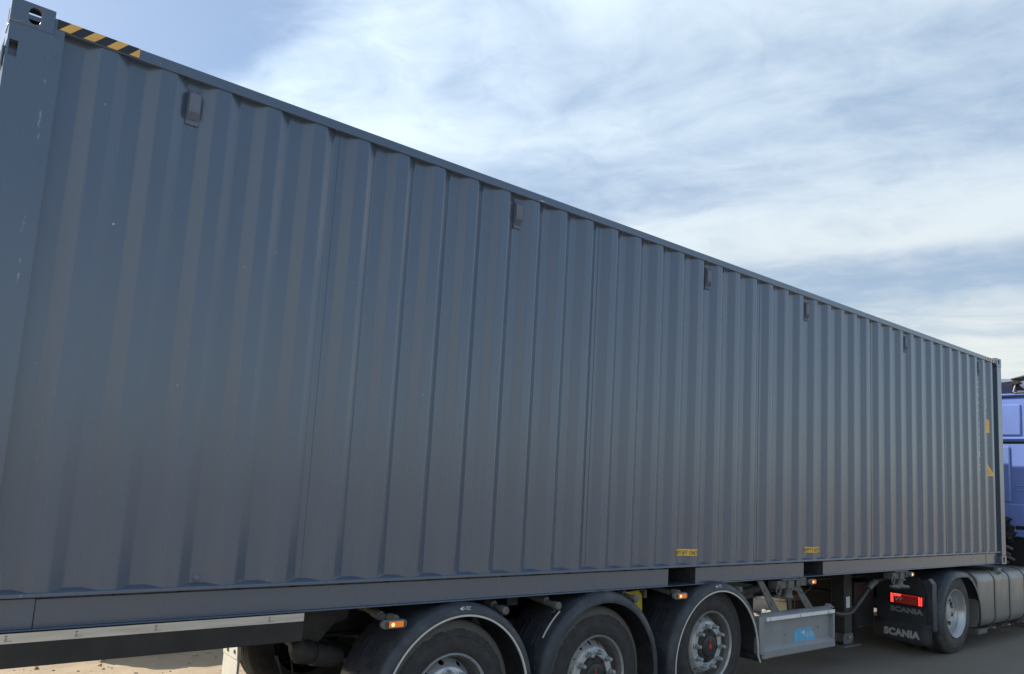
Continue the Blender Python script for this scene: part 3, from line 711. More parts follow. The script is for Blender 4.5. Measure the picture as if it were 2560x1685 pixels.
# main frame
fr = MB()
for yc in (.76, 1.68):
    for x0, x1, zb in ((-.10, 1.85, -.13), (1.85, 7.9, -.29), (7.9, 12.1, -.165)):
        fr.box(x0, x1, yc - .07, yc + .07, -.016, -.002); fr.box(x0, x1, yc - .07, yc + .07, zb, zb + .014); fr.box(x0, x1, yc - .006, yc + .006, zb + .014, -.016)
fr.build('frame_beam', M['chassis'], tr)
def cross(*b): c = MB(); c.box(*b); c.build('cross_member', M['chassis'], tr)
for x in (0.2, 1.2, 2.1, 3.4, 4.75, 6.0, 6.9, 8.05, 8.9, 10.2, 11.4): cross(x, x + .08, .772, 1.668, -.12, -.02)
for x in (3.42, 6.62, 8.90): cross(x, x + .10, .30 if x < 6 else .12, .688, -.10, -.012); cross(x, x + .10, 1.752, 2.378, -.10, -.012)
# rear side members with the pale metal strip
for s in (0, 1):
    f = (lambda a, b: (a, b)) if s == 0 else (lambda a, b: (Wd - b, Wd - a))
    b = MB(); b.box(-.10, 1.712, *f(-.024, .05), -.136, .006); bo = b.build('side_member', M['beam'], tr, bevel=.003)
    st = MB(); st.box(-.10, 1.709, *f(-.0268, -.0242), -.029, .0135); so_ = st.build('reflective_strip', M['alu_strip'], tr)
    if s == 0:
        for xm in (.315, .59, .935, 1.508):
            k = MB(); y0, y1 = -.0282, -.0270
            k.box(xm, xm + .011, y0, y1, .003, .0055); k.box(xm + .0035, xm + .0055, y0, y1, -.006, .0029)
            k.lathe([(.0045, -.001), (.0045, -.0002), (.003, -.0002), (.003, -.001), (.0045, -.001)], (xm + .005, y0 + .001, -.011), 12)
            k.box(xm - .002, xm + .009, y0, y1, -.019, -.0172); k.box(xm + .011, xm + .030, y0, y1, -.0185, -.0172)
            k.build('approval_mark', M['print_brown'], so_, smooth=False)
b = MB(); b.box(-.17, -.102, -.02, Wd + .02, -.15, .0); rb = b.build('rear_crossbeam', M['beam'], tr, bevel=.006)
for y in (.25, Wd - .25):
    q = MB(); q.box(-.20, -.1705, y - .17, y + .17, -.125, -.025); q.build('tail_lamp', M['lens_red'], tr, bevel=.006)
q = MB(); q.box(-.13, -.105, .5, Wd - .5, -.62, -.50); q.box(-.125, -.108, .75, .83, -.4995, -.151); q.box(-.125, -.108, 1.60, 1.68, -.4995, -.151); q.build('bumper_bar', M['beam'], tr, bevel=.004)
# hanger brackets, trailing arms, air springs, brake cylinders, axles
for i, (x, z) in enumerate(AX):
    for s, (ya, yb) in enumerate(((.42, .78), (1.66, 2.02))):
        hb = MB(); hx = x - .84
        hb.prism([(hx, -.015), (hx + .005, -.30), (hx + .10, -.315), (hx + .17, -.25), (hx + .24, -.17), (hx + .34, -.14), (hx + .36, -.015)], 'y', ya + .06, ya + .072)
        hb.prism([(hx, -.015), (hx + .005, -.30), (hx + .10, -.315), (hx + .17, -.25), (hx + .24, -.17), (hx + .34, -.14), (hx + .36, -.015)], 'y', ya + .22, ya + .232)
        hb.box(hx, hx + .012, ya + .072, ya + .22, -.30, -.03)
        hb.build('hanger_bracket', M['under_grey'], tr, bevel=.003)
        arm = MB(); arm.tube([(hx + .06, ya + .146, -.30), (hx + .45, ya + .146, -.38), (x, ya + .146, z + .10), (x + .42, ya + .146, z + .06)], [.05, .045, .055, .05], 10); arm.build('trailing_arm', M['chassis'], tr)
        ab = MB(); ab.lathe([(0, 0)], (0, 0, 0), 4) if False else None
        ax_, ay_ = x + .42, ya + .146
        rings = [(.05, -.02), (.125, -.02), (.13, -.035), (.115, -.05), (.135, -.10), (.140, -.16), (.130, -.21), (.105, -.235), (.115, -.26), (.10, z + .07)]
        ab.sweep([[(ax_ + r * cos(2 * pi * k / 24), ay_ + r * sin(2 * pi * k / 24), zz) for k in range(24)] + [(ax_ + r, ay_, zz)] for r, zz in rings], None)
        ab.build('air_spring', M['hose'], tr)
        bc = MB(); cx, cz = x - .78, -.33
        bc.tube([(cx - .10, ya + .04, cz + .04), (cx - .06, ya + .04, cz + .04), (cx - .04, ya + .04, cz + .02), (cx + .02, ya + .04, cz + .01), (cx + .05, ya + .04, cz)], [.030, .068, .072, .072, .062], 18)
        bc.tube([(cx + .05, ya + .04, cz), (cx + .18, ya + .04, cz - .03), (cx + .24, ya + .04, cz - .04)], [.072, .066, .045], 18)
        bc.build('brake_cylinder', M['under_grey'], tr)
    a = MB(); a.tube([(x, .14, z), (x, Wd - .14, z)], .065, 16); a.build('axle', M['chassis'], tr)
bl = MB(); bl.tube([(1.80, .50, -.33), (1.85, .50, -.45), (1.98, .52, -.56), (2.15, .55, -.62), (2.35, .6, -.64)], .010, 8); bl.tube([(1.92, .60, -.28), (1.98, .62, -.50), (2.15, .66, -.70), (2.4, .7, -.74)], .008, 8)
bl.build('brake_hose', M['hose'], tr)
an = MB(); an.tube([(6.1, 1.05, -.24), (7.6, 1.05, -.24)], [.14, .14], 24); an.build('air_tank', M['chassis'], tr)

# mudguards
def mudguard(cx, cz, ri, ro, trim, a0=-6, a1=186, far=False, tip=False):
    f = (lambda y: y) if not far else (lambda y: Wd - y)
    sec = [(ro - .012, .40), (ro - .004, .385), (ro, .36), (ro, .30), (ro + .004, .285), (ro + .004, .20), (ro, .185), (ro, .06), (ro - .002, .0), (ro - .010, -.028), (ro - .024, -.044), (ro - .042, -.053), (ri + .012, -.056), (ri + .002, -.055),
           (ri, -.050), (ri + .012, -.048), (ro - .046, -.046), (ro - .030, -.037), (ro - .018, -.02), (ro - .010, .0), (ro - .010, .38), (ro - .012, .40)]
    n = 64; rings = []
    for k in range(n + 1):
        t = RAD(a0 + (a1 - a0) * k / n); rings.append([(cx + r * cos(t), f(y), cz + r * sin(t)) for r, y in sec])
    g = MB(); g.sweep(rings, None); o = len(g.v); m = len(sec) - 1
    g.f.append(tuple(range(m))); g.f.append(tuple(range(n * len(sec), n * len(sec) + m))[::-1])
    if tip:
        t = RAD(a0); X = cx + ri * cos(t); Z = cz + ri * sin(t)
        g.hexa([(X, f(-.055), Z), (X + ro - ri, f(-.05), Z), (X + ro - ri, f(.38), Z), (X, f(.38), Z)], [(X + .035, f(-.055), Z - .055), (X + ro - ri - .01, f(-.05), Z - .055), (X + ro - ri - .01, f(.38), Z - .055), (X + .035, f(.38), Z - .055)])
    go = g.build('mudguard', M['fender'], tr, angle=45)
    if trim:
        sc = [(ri - .003, -.060), (ri + .0085, -.0602), (ri + .0085, -.0565), (ri + .0005, -.0515), (ri - .003, -.048), (ri - .003, -.060)]
        rings = []
        for k in range(n + 1):
            t = RAD(a0 + (a1 - a0) * k / n); rings.append([(cx + r * cos(t), f(y), cz + r * sin(t)) for r, y in sc])
        if tip:
            t = RAD(a0); X = cx + ri * cos(t); Z = cz + ri * sin(t)
            rings = [[(r - ri + X + .035, f(y), Z - .062) for r, y in sc]] + rings
        w = MB(); w.sweep(rings, None); w.build('edge_trim', M['trim_white'], go, angle=60)
    if not far:
        # raised mounting pads moulded in the outer skin
        for ang, yy in ((147, .245), (147, .10), (30, .245), (30, .10)):
            p = MB(); t0, t1 = RAD(ang - 8), RAD(ang + 8)
            for (ra, ya, yb) in ((ro + .010, yy - .028, yy - .020), (ro + .010, yy + .020, yy + .028)):
                p.sweep([[(cx + r * cos(t0 + (t1 - t0) * k / 6), y, cz + r * sin(t0 + (t1 - t0) * k / 6)) for r, y in ((ro + .002, ya), (ra, ya), (ra, yb), (ro + .002, yb))] for k in range(7)], None)
            for tt in (t0, t1): p.add([(cx + r * cos(tt + e), y, cz + r * sin(tt + e)) for e in (0, .012) for r, y in ((ro + .002, yy - .028), (ro + .010, yy - .028), (ro + .010, yy + .028), (ro + .002, yy + .028))], [(0, 1, 2, 3), (4, 7, 6, 5), (1, 5, 6, 2)])
            p.build('mounting_pad', M['fender'], go)
        for ang, yy in ((168, .03), (160, .19), (172, .33), (15, .22)):
            t = RAD(ang); b = MB(); b.tube([(cx + (ro - .004) * cos(t), yy, cz + (ro - .004) * sin(t)), (cx + (ro + .010) * cos(t), yy, cz + (ro + .010) * sin(t))], .013, 10); b.build('rivet', M['fender'], go)
    return go
m1 = mudguard(2.785, -.622, .553, .632, True)
m2 = mudguard(4.085, -.612, .548, .630, False)
m3 = mudguard(5.470, -.618, .572, .648, True, a0=-1, tip=True)
for cx, cz, tr_ in ((2.785, -.622, True), (4.085, -.612, False), (5.47, -.618, True)): mudguard(cx, cz, .555, .635, tr_, far=True)
def arc_text(txt, cx, cz, r, a, w, h, parent):
    text_part(txt, 'lettering', M['print_white'], parent, lambda u, v: (cx + (r + v) * sin(a + (u - w / 2) / r), -.0575, cz + (r + v) * cos(a + (u - w / 2) / r)), w, h, 0.015)
arc_text('D-TEC', 2.785, -.622, .590, .018, .062, .022, m1)
arc_text('D-TEC', 5.470, -.618, .607, -.035, .060, .022, m3)
for cx, cz, r, a, g in ((2.785, -.622, .590, -.052, m1), (5.47, -.618, .607, -.103, m3)):
    q = MB(); x0 = cx + r * sin(a); z0 = cz + r * cos(a)
    q.add([(x0 - .016, -.0578, z0 + .012), (x0 + .010, -.0578, z0 - .002), (x0 + .010, -.0578, z0 + .022)], [(0, 1, 2)]); q.build('arrow_mark', M['print_white'], g, smooth=False)
# dark rib line with pale edge on the second guard
ed = MB(); rings = []
for k in range(9):
    t = RAD(128 + 2.6 * k); rings.append([(4.085 + r * cos(t), y, -.612 + r * sin(t)) for r, y in ((.632, .042), (.640, .040), (.640, .034), (.632, .032))])
ed.sweep(rings, None); ed.build('pad_edge', M['trim_white'], m2)

# guard support tubes with end plugs, marker lamps
def guard_tube(x, z, y_out, plug=True, slope=.10):
    t = MB(); t.tube([(x - .06, .76, z + slope * .6), (x - .02, .30, z + slope * .3), (x, y_out + .06, z)], .021, 14); to = t.build('guard_tube', M['chassis_grey'], tr)
    if plug:
        p = MB(); p.tube([(x, y_out + .064, z), (x, y_out + .05, z), (x, y_out + .008, z), (x, y_out, z)], [.024, .029, .028, .020], 16); p.build('end_plug', M['chassis_grey'], to)
        c = MB(); c.tube([(x + .018, y_out + .07, z - .022), (x + .020, y_out + .07, z - .05), (x + .012, y_out + .10, z - .06)], .005, 8); c.build('clip', M['chassis_grey'], to)
    return to
guard_tube(3.135, -.062, -.045); guard_tube(3.612, -.060, -.045); guard_tube(4.425, -.054, -.045); guard_tube(5.790, -.050, -.045)
def sleeve(x, z):
    s = MB(); s.tube([(x - .035, .34, z + .055), (x - .03, .26, z + .048)], .030, 14); s.build('clamp_sleeve', M['chassis_grey'], tr)
    s = MB(); s.tube([(x - .018, .15, z + .028), (x - .012, .08, z + .02)], .028, 14); s.build('clamp_sleeve', M['chassis_grey'], tr)
sleeve(2.265, -.075); sleeve(3.135, -.062); sleeve(3.612, -.06); sleeve(4.425, -.054)
def lamp(xc, zc, y, w=.172, h=.050, dirx=1):
    n = 10; pts = []
    for k in range(n + 1): a = pi / 2 + pi * k / n; pts.append((xc - w / 2 + h / 2 + h / 2 * cos(a), zc + h / 2 * sin(a)))
    for k in range(n + 1): a = -pi / 2 + pi * k / n; pts.append((xc + w / 2 - h / 2 + h / 2 * cos(a), zc + h / 2 * sin(a)))
    b = MB(); b.prism(pts, 'y', y, y + .030); lo = b.build('marker_lamp', M['lamp_housing'], tr, bevel=.004)
    a0, a1 = xc - w * .36, xc + w * .36; e = MB(); e.box(a0, a0 + w * .12, y - .004, y + .004, zc - h * .33, zc + h * .33); e.build('lens_end', M['lens_dark'], lo)
    l = MB(); l.box(a0 + w * .122, a1 - w * .02, y - .007, y + .004, zc - h * .34, zc + h * .34); ln = l.build('lens', M['lens_amber'], lo, bevel=.003)
    g = MB(); g.lathe([(.0, -.0022), (.008, -.0016), (.011, 0)], (a0 + w * .27, y - .0072, zc), 14); g.build('bulb', M['bulb_amber'], lo)
    e = MB(); e.box(a1 - w * .0195, a1 + w * .03, y - .004, y + .004, zc - h * .33, zc + h * .33); e.build('lens_end', M['lens_dark'], lo)
    return lo
guard_tube(2.265, -.062, .0, plug=False); lamp(2.275, -.083, -.056)
guard_tube(4.935, -.045, .0, plug=False); lamp(4.945, -.057, -.056)
for x, z in ((2.30, -.062), (4.96, -.040)):
    k = MB(); k.tube([(x, .05, z + .002), (x, -.02, z + .002)], [.026, .024], 14); k.build('lamp_socket', M['chassis_grey'], tr)

# yellow chock on the frame between second and third wheel
ch = MB(); ch.prism([(4.50, -.050), (4.72, -.036), (4.765, -.075), (4.775, -.215), (4.60, -.215)], 'y', .20, .34)
cho = ch.build('wheel_chock', M['yellow'], None, bevel=.006); tag(cho, 'yellow plastic wheel chock stowed between the second and third trailer wheels', 'chock')
st = MB()
for i in range(5): x = 4.53 + .036 * i; st.add([(x, .200, -.048 + .0636 * (x - 4.5)), (x + .016, .200, -.048 + .0636 * (x - 4.484)), (x + .016, .34, -.048 + .0636 * (x - 4.484)), (x, .34, -.048 + .0636 * (x - 4.5))], [(0, 1, 2, 3)])
st.build('tread_rib', M['tape_black'], cho, smooth=False)
hk = MB(); hk.box(4.772, 4.80, .18, .36, -.10, -.03); hk.box(4.70, 4.80, .18, .20, -.038, -.030); hk.build('chock_holder', M['chassis_grey'], tr, bevel=.003)

# side guard panel between trailer wheels and landing legs
gp = MB(); YF = -.030
gp.box(6.165, 7.385, .012, .020, -.580, -.350)
gp.box(6.094, 6.168, YF, .020, -.655, -.303); gp.box(7.388, 7.420, YF, .020, -.600, -.316)
gp.prism([(YF + .001, -.315), (.019, -.315), (.019, -.300), (.055, -.300), (.055, -.292), (.010, -.292), (YF + .001, -.312)], 'x', 6.169, 7.387)
gp.box(6.169, 7.387, YF + .001, .019, -.352, -.3155)
gp.prism([(.019, -.575), (YF - .004, -.610), (YF - .004, -.672), (YF + .004, -.672), (YF + .004, -.616), (.019, -.590)], 'x', 6.169, 7.42)
gp.prism([(6.094, -.655), (6.168, -.655), (6.24, -.676), (6.169, -.676)], 'y', YF - .003, YF + .005)
gp.hexa([(7.388, YF, -.300), (7.418, YF, -.300), (7.418, .06, -.300), (7.388, .06, -.300)], [(7.388, .02, -.285), (7.418, .02, -.270), (7.418, .06, -.270), (7.388, .06, -.285)])
gpo = gp.build('side_guard', M['box_grey'], tr, bevel=.003)
s = MB(); s.box(6.206, 7.418, YF - .0028, YF - .0003, -.3495, -.3160); ws = s.build('reflective_strip', M['white_tape'], tr)
for xm in (6.265, 6.775, 7.285):
    k = MB(); y0, y1 = YF - .0042, YF - .0030
    k.box(xm - .006, xm + .006, y0, y1, -.3225, -.3200); k.box(xm - .0015, xm + .0015, y0, y1, -.334, -.3226); k.box(xm - .005, xm + .004, y0, y1, -.344, -.336); k.box(xm + .008, xm + .03, y0, y1, -.3435, -.342)
    k.build('approval_mark', M['print_brown'], ws, smooth=False)
bs = [(6.735, -.596), (6.737, -.476), (6.79, -.470), (6.868, -.466), (6.884, -.455), (6.900, -.475), (6.965, -.468), (7.040, -.464), (7.060, -.500), (7.082, -.512), (7.100, -.538), (7.118, -.548), (7.117, -.588)]
q = MB(); n = len(bs); q.add([(x, .0095, z) for x, z in bs] + [(x, .0118, z) for x, z in bs], [tuple(range(n))] + [(i, (i + 1) % n, n + (i + 1) % n, n + i) for i in range(n)]); sb = q.build('torn_sticker', M['sticker_blue'], tr, smooth=False)
text_part('D-TE', 'lettering', M['print_white'], sb, lambda u, v: (6.955 + u, .0085, -.551 + v - .05 * u), .115, .046, .0)
q = MB(); q.add([(6.862, .0085, -.503), (6.925, .0085, -.483), (6.915, .0085, -.512), (6.938, .0085, -.545), (6.905, .0085, -.525)], [(0, 1, 2, 3, 4)]); q.build('arrow_mark', M['print_white'], sb, smooth=False)
for x, z in ((6.585, -.505), (7.165, -.478)): b = MB(); b.tube([(x, .012, z), (x, .006, z)], .007, 8); b.build('rivet', M['chassis_grey'], gpo)
# its two sloping struts
for xa, za, xb, zb, wa, wb in ((6.195, .0, 6.505, -.345, .045, .070), (6.80, -.055, 7.085, -.325, .05, .070)):
    t = MB(); t.hexa([(xa - wa, .030, za), (xa + wa, .030, za), (xa + wa, .040, za), (xa - wa, .040, za)], [(xb - wb, .030, zb), (xb + wb, .030, zb), (xb + wb, .040, zb), (xb - wb, .040, zb)])
    t.hexa([(xa + wa - .008, .040, za), (xa + wa, .040, za), (xa + wa, .10, za), (xa + wa - .008, .10, za)], [(xb + wb - .008, .040, zb), (xb + wb, .040, zb), (xb + wb, .10, zb), (xb + wb - .008, .10, zb)])
    to = t.build('strut', M['chassis_grey'], tr, bevel=.002)
    for u in (.25, .62, .88):
        x = xa + (xb - xa) * u; z = za + (zb - za) * u; b = MB(); b.lathe([(.012, 0), (.011, -.007), (0, -.008)], (x, .030, z), 6); b.build('bolt', M['chassis_grey'], to)
# twist-lock arms
def twist_lock(x, z, lampx, handle):
    t = MB(); t.box(x - .10, x + .16, -.015, .10, z - .012, z + .004); t.box(x - .01, x + .085, -.020, .06, z - .090, z - .0125); t.box(x - .16, x - .0105, .0, .11, z - .085, z - .0125)
    to = t.build('twist_lock', M['chassis_grey'], tr, bevel=.006)
    b = MB(); b.box(x - .03, x + .14, -.010, .09, z - .104, z - .0905); b.tube([(x + .04, .03, z - .104), (x + .04, .03, z - .135), (x + .04, .03, z - .17)], [.05, .045, .06], 14); b.build('lock_nut', M['chassis_grey'], to, bevel=.003)
    r = MB(); pts = [(x - .155 + .032 * cos(a), .0, z - .085 + .045 * sin(a)) for a in [pi * 2 * k / 12 for k in range(13)]]; r.tube(pts, .009, 8, cap=False); r.build('ring', M['chassis_grey'], to)
    if handle:
        h = MB(); h.tube([(x - .17, .02, z - .160), (x - .02, .02, z - .168), (x + .10, .01, z - .172), (x + .20, -.01, z - .180)], [.016, .028, .024, .016], 10); h.build('handle', M['chassis_grey'], to)
    k = MB(); k.box(x + .1605, x + .22, .0, .09, z - .075, z - .002); k.box(x + .2205, lampx - .07, -.005, .07, z - .070, z + .004); k.build('lamp_bracket', M['chassis_grey'], to, bevel=.005)
    return to
twist_lock(6.600, .004, 7.0, False); lamp(7.000, -.030, -.035, .125, .050)
twist_lock(8.915, .004, 9.18, True); lamp(9.165, -.035, -.030, .105, .052)
cb = MB(); cb.tube([(7.02, -.01, -.056), (7.00, .0, -.10), (6.95, .02, -.135), (6.88, .03, -.140)], .004, 6); cb.build('lamp_cable', M['hose'], tr)
hz = MB(); hz.tube([(5.95, .25, -.17), (6.50, .26, -.105)], .035, 10); hz.tube([(5.95, .30, -.235), (6.45, .30, -.175)], .030, 10); hz.build('guard_rail_tube', M['chassis_grey'], tr)

# landing legs
def landing_leg(yc, near):
    t = MB(); t.box(8.33, 8.50, yc - .08, yc + .08, -.70, -.03); lo = t.build('landing_leg', M['chassis'], tr, bevel=.012)
    i = MB(); i.box(8.348, 8.482, yc - .062, yc + .062, -.80, -.7005); i.build('inner_tube', M['chassis_grey'], lo, bevel=.008)
    f = MB(); f.box(8.25, 8.62, yc - .12, yc + .12, ground_h(8.4) + .215, ground_h(8.4) + .228); fo = f.build('foot', M['chassis_grey'], lo, bevel=.004)
    for d in (-.072, .066):
        p = MB(); p.prism([(8.33, -.815), (8.50, -.815), (8.545, -.765), (8.53, -.71), (8.46, -.665), (8.36, -.69), (8.315, -.75)], 'y', yc + d, yc + d + .008); p.build('foot_plate', M['chassis_grey'], lo, bevel=.002)
    b = MB(); b.tube([(8.43, yc - .09, -.74), (8.43, yc + .09, -.74)], .018, 10); b.build('pivot_pin', M['bolt'], lo)
    if near:
        g = MB(); g.box(8.36, 8.44, yc - .0835, yc - .081, -.42, -.30); g.build('data_label', M['white_tape'], lo)
    return lo
landing_leg(.42, True); landing_leg(2.0, False)
tb = MB(); tb.tube([(8.415, .50, -.28), (8.415, 1.92, -.28)], .022, 10); tb.build('leg_shaft', M['chassis'], tr)
hs = MB(); hs.tube([(9.03, .15, -.075), (8.76, .16, -.105), (8.62, .17, -.14), (8.54, .18, -.20), (8.44, .19, -.285), (8.33, .20, -.365), (8.24, .20, -.42), (8.14, .2, -.447), (8.00, .2, -.445), (7.84, .2, -.42)], .024, 12); hs.build('air_hose', M['hose'], tr)
hs = MB(); hs.tube([(8.68, .165, -.12), (8.60, .17, -.15), (8.545, .18, -.195)], .038, 12); hs.build('hose_clamp', M['chassis_grey'], tr)
wp = MB(); wp.box(9.14, 9.27, .60, .612, -.74, -.38); wp.build('hanging_plate', M['chassis_grey'], tr, bevel=.003)
# odds and ends hanging under the far side: white flap behind the far wheels, pale box, timber, blue cap
p = MB(); p.box(2.080, 2.100, 1.82, 2.125, -.98, -.672); p.prism([(1.815, -.668), (2.13, -.668), (2.12, -.600), (1.845, -.545), (1.83, -.60)], 'x', 2.076, 2.106); wf = p.build('mud_flap', M['white_plate'], tr, bevel=.003)
wf['label'] = 'white rear mud flap'
for y, z in ((2.02, -.625), (1.88, -.615)): b = MB(); b.lathe([(.016, 0), (.014, -.01)], (0, 0, 0), 8); b.v = [(2.0755 + py * .6, y + px, z + pz) for px, py, pz in b.v]; b.build('bolt', M['chassis'], wf)
p = MB(); p.prism([(1.50, -.90), (1.72, -.90), (1.755, -.600), (1.52, -.590)], 'x', 9.14, 9.42); p.prism([(1.525, -.580), (1.76, -.592), (1.76, -.556), (1.70, -.530), (1.60, -.535), (1.53, -.545)], 'x', 9.115, 9.42)
p.build('storage_box', M['cream'], tr, bevel=.008)
p = MB(); p.box(8.23, 8.40, .90, 1.35, -.425, -.35); p.build('timber_block', M['wood'], tr, bevel=.004)
p = MB(); p.prism([(7.717, -.245), (7.770, -.245), (7.795, -.305), (7.735, -.305)], 'y', .65, .71); p.build('coupling_cover', M['blue_cap'], tr, bevel=.01)
gz = MB(); gz.prism([(7.45, -.10), (7.59, -.10), (7.606, -.235), (7.634, -.294), (7.727, -.309), (7.727, -.338), (7.681, -.336), (7.715, -.60), (7.656, -.60), (7.612, -.332), (7.522, -.317), (7.379, -.300), (7.326, -.274), (7.45, -.272)], 'y', .60, .625); gz.build('leg_brace', M['chassis_grey'], tr, bevel=.003)
p = MB(); p.box(9.02, 9.50, .57, 1.36, -.72, -.20); p.build('tool_box', M['black'], tr, bevel=.012)
p = MB(); p.box(7.62, 8.22, 1.42, 2.34, -.74, -.22); p.build('pallet_box', M['black'], tr, bevel=.012)
p = MB(); p.box(6.10, 7.40, Wd - .02, Wd + .025, -.66, -.30); p.build('side_guard', M['box_grey'], tr, bevel=.004)

# ------------------------------------------------------------------ the truck
tk = empty('semi_truck', (12.2, Wd / 2, -1.037))
tag(tk, 'blue tractor truck with dusty fuel tank coupled at the front of the trailer', 'truck')
cf = MB()
for yc in (.83, 1.60): cf.box(9.75, 15.2, yc - .035, yc + .035, -.42, -.16)
for x in (9.8, 10.9, 12.4, 13.6): cf.box(x, x + .09, .866, 1.564, -.38, -.18)
cf.build('frame_beam', M['chassis'], tk)
fwp = MB(); fwp.tube([(10.75, 1.22, -.135), (10.75, 1.22, -.085)], [.48, .47], 40); fwp.box(10.4, 11.1, .80, 1.64, -.165, -.136); fwp.build('fifth_wheel', M['chassis'], tk)
dk = MB(); dk.box(11.25, 12.9, .52, 1.92, -.125, -.105)
for i in range(8): dk.box(11.27 + .2 * i, 11.33 + .2 * i, .53, 1.91, -.1045, -.098)
dk.build('catwalk', M['chassis_grey'], tk)
def drive_wheel(c, flip=False):
    root = empty('wheel', c, tk)
    def put(mb, name, m, **k):
        if flip: mb.v = [(x, -y, z) for x, y, z in mb.v]
        mb.v = [(x + c[0], y + c[1], z + c[2]) for x, y, z in mb.v]; return mb.build(name, m, root, **k)
    for off in (0.0, .335):
        t = MB(); pr = tyre_profile(.492, .300); t.lathe([(r, y + off) for r, y in pr], n=72); put(t, 'tyre', M['tyre_drive'], angle=50)
        g = MB(); lug = 60
        for k in range(lug):
            a = 2 * pi * k / lug; d = .03
            for y0, y1, s in ((.045 + off, .095 + off, 1), (.205 + off, .255 + off, -1)):
                vs = []
                for (aa, yy) in ((a, y0), (a + d, y0), (a + d + s * .015, y1), (a + s * .015, y1)):
                    for r in (.486, .4985): vs.append((r * cos(aa), yy, r * sin(aa)))
                g.add(vs, [(1, 3, 5, 7), (0, 1, 7, 6), (2, 4, 5, 3), (0, 2, 3, 1), (4, 6, 7, 5)])
        put(g, 'tread_lugs', M['tyre_drive'], smooth=False)
    r = MB(); r.lathe([(.288, .05), (.2935, .018), (.2945, .004), (.291, -.003), (.285, .0), (.281, .012)], n=64); put(r, 'rim_flange', M['rim'], angle=60)
    r = MB(); r.lathe([(.281, .012), (.272, .030), (.262, .040), (.257, .09), (.252, .105), (.247, .115), (.2455, .125), (.2455, .26)], n=64); put(r, 'rim_barrel', M['barrel_bright'], angle=60)
    d = MB(); polar_disc(d, .178, .2455, .150, .122, 10, .212, .026, .021, phase=.1); d.lathe([(.178, .150), (.165, .147), (.120, .140), (.115, .115), (.10, .10), (.08, .09), (0, .09)], n=48); put(d, 'rim_disc', M['rim'], angle=35)
    b = MB(); b.lathe([(0, .27), (.245, .27)], n=24); put(b, 'brake_drum', M['dark'])
    for k in range(10): a = 2 * pi * (k + .5) / 10; nt = MB(); wheel_nut(nt, (.1675 * cos(a), .1675 * sin(a), .147), .03); put(nt, 'wheel_nut', M['chassis_grey'])
    return root
M['tyre_drive'] = mat('tyre_dusty_drive', (0.085, 0.080, 0.075), 0.8, var=0.25, vscale=16, dirt=(0.135, 0.12, 0.10), dirt_amt=0.55, dirt_scale=8, bump=0.2)
drive_wheel((10.385, -.028, -.548)); drive_wheel((10.385, Wd + .028, -.548), flip=True)
da = MB(); da.tube([(10.385, .66, -.548), (10.385, 1.78, -.548)], .10, 16); da.build('axle', M['chassis'], tk)
df = MB(); df.tube([(10.385, 1.06, -.548), (10.385, 1.15, -.548), (10.385, 1.3, -.548), (10.385, 1.38, -.548)], [.12, .24, .24, .12], 18); df.build('differential', M['chassis'], tk)
def truck_guard(side):
    f = (lambda y: y) if side == 0 else (lambda y: Wd - y)
    path = []
    for k in range(33):
        t = RAD(-14 + 208 * k / 32); r = .600
        x = 10.445 + r * 1.10 * cos(t); z = -.62 + r * 1.02 * sin(t) if sin(t) > 0 else -.62 + r * .9 * sin(t)
        if sin(t) > .93: z = -.62 + r * 1.02 * .93 + (sin(t) - .93) * .25
        path.append((x, z, t))
    sec = [(0.0, .64), (.0, .10), (-.003, .0), (-.014, -.045), (-.032, -.066), (-.075, -.072), (-.078, -.068), (-.036, -.058), (-.02, -.04), (-.012, .0), (-.012, .63), (0, .64)]
    rings = [[(x + o * cos(t), f(y), z + o * sin(t)) for o, y in sec] for x, z, t in path]
    g = MB(); g.sweep(rings, None); n = len(sec) - 1; g.f.append(tuple(range(n))); g.f.append(tuple(range(32 * len(sec), 32 * len(sec) + n)))
    return g.build('mudguard', M['fender'], tk, angle=45)
truck_guard(0); truck_guard(1)
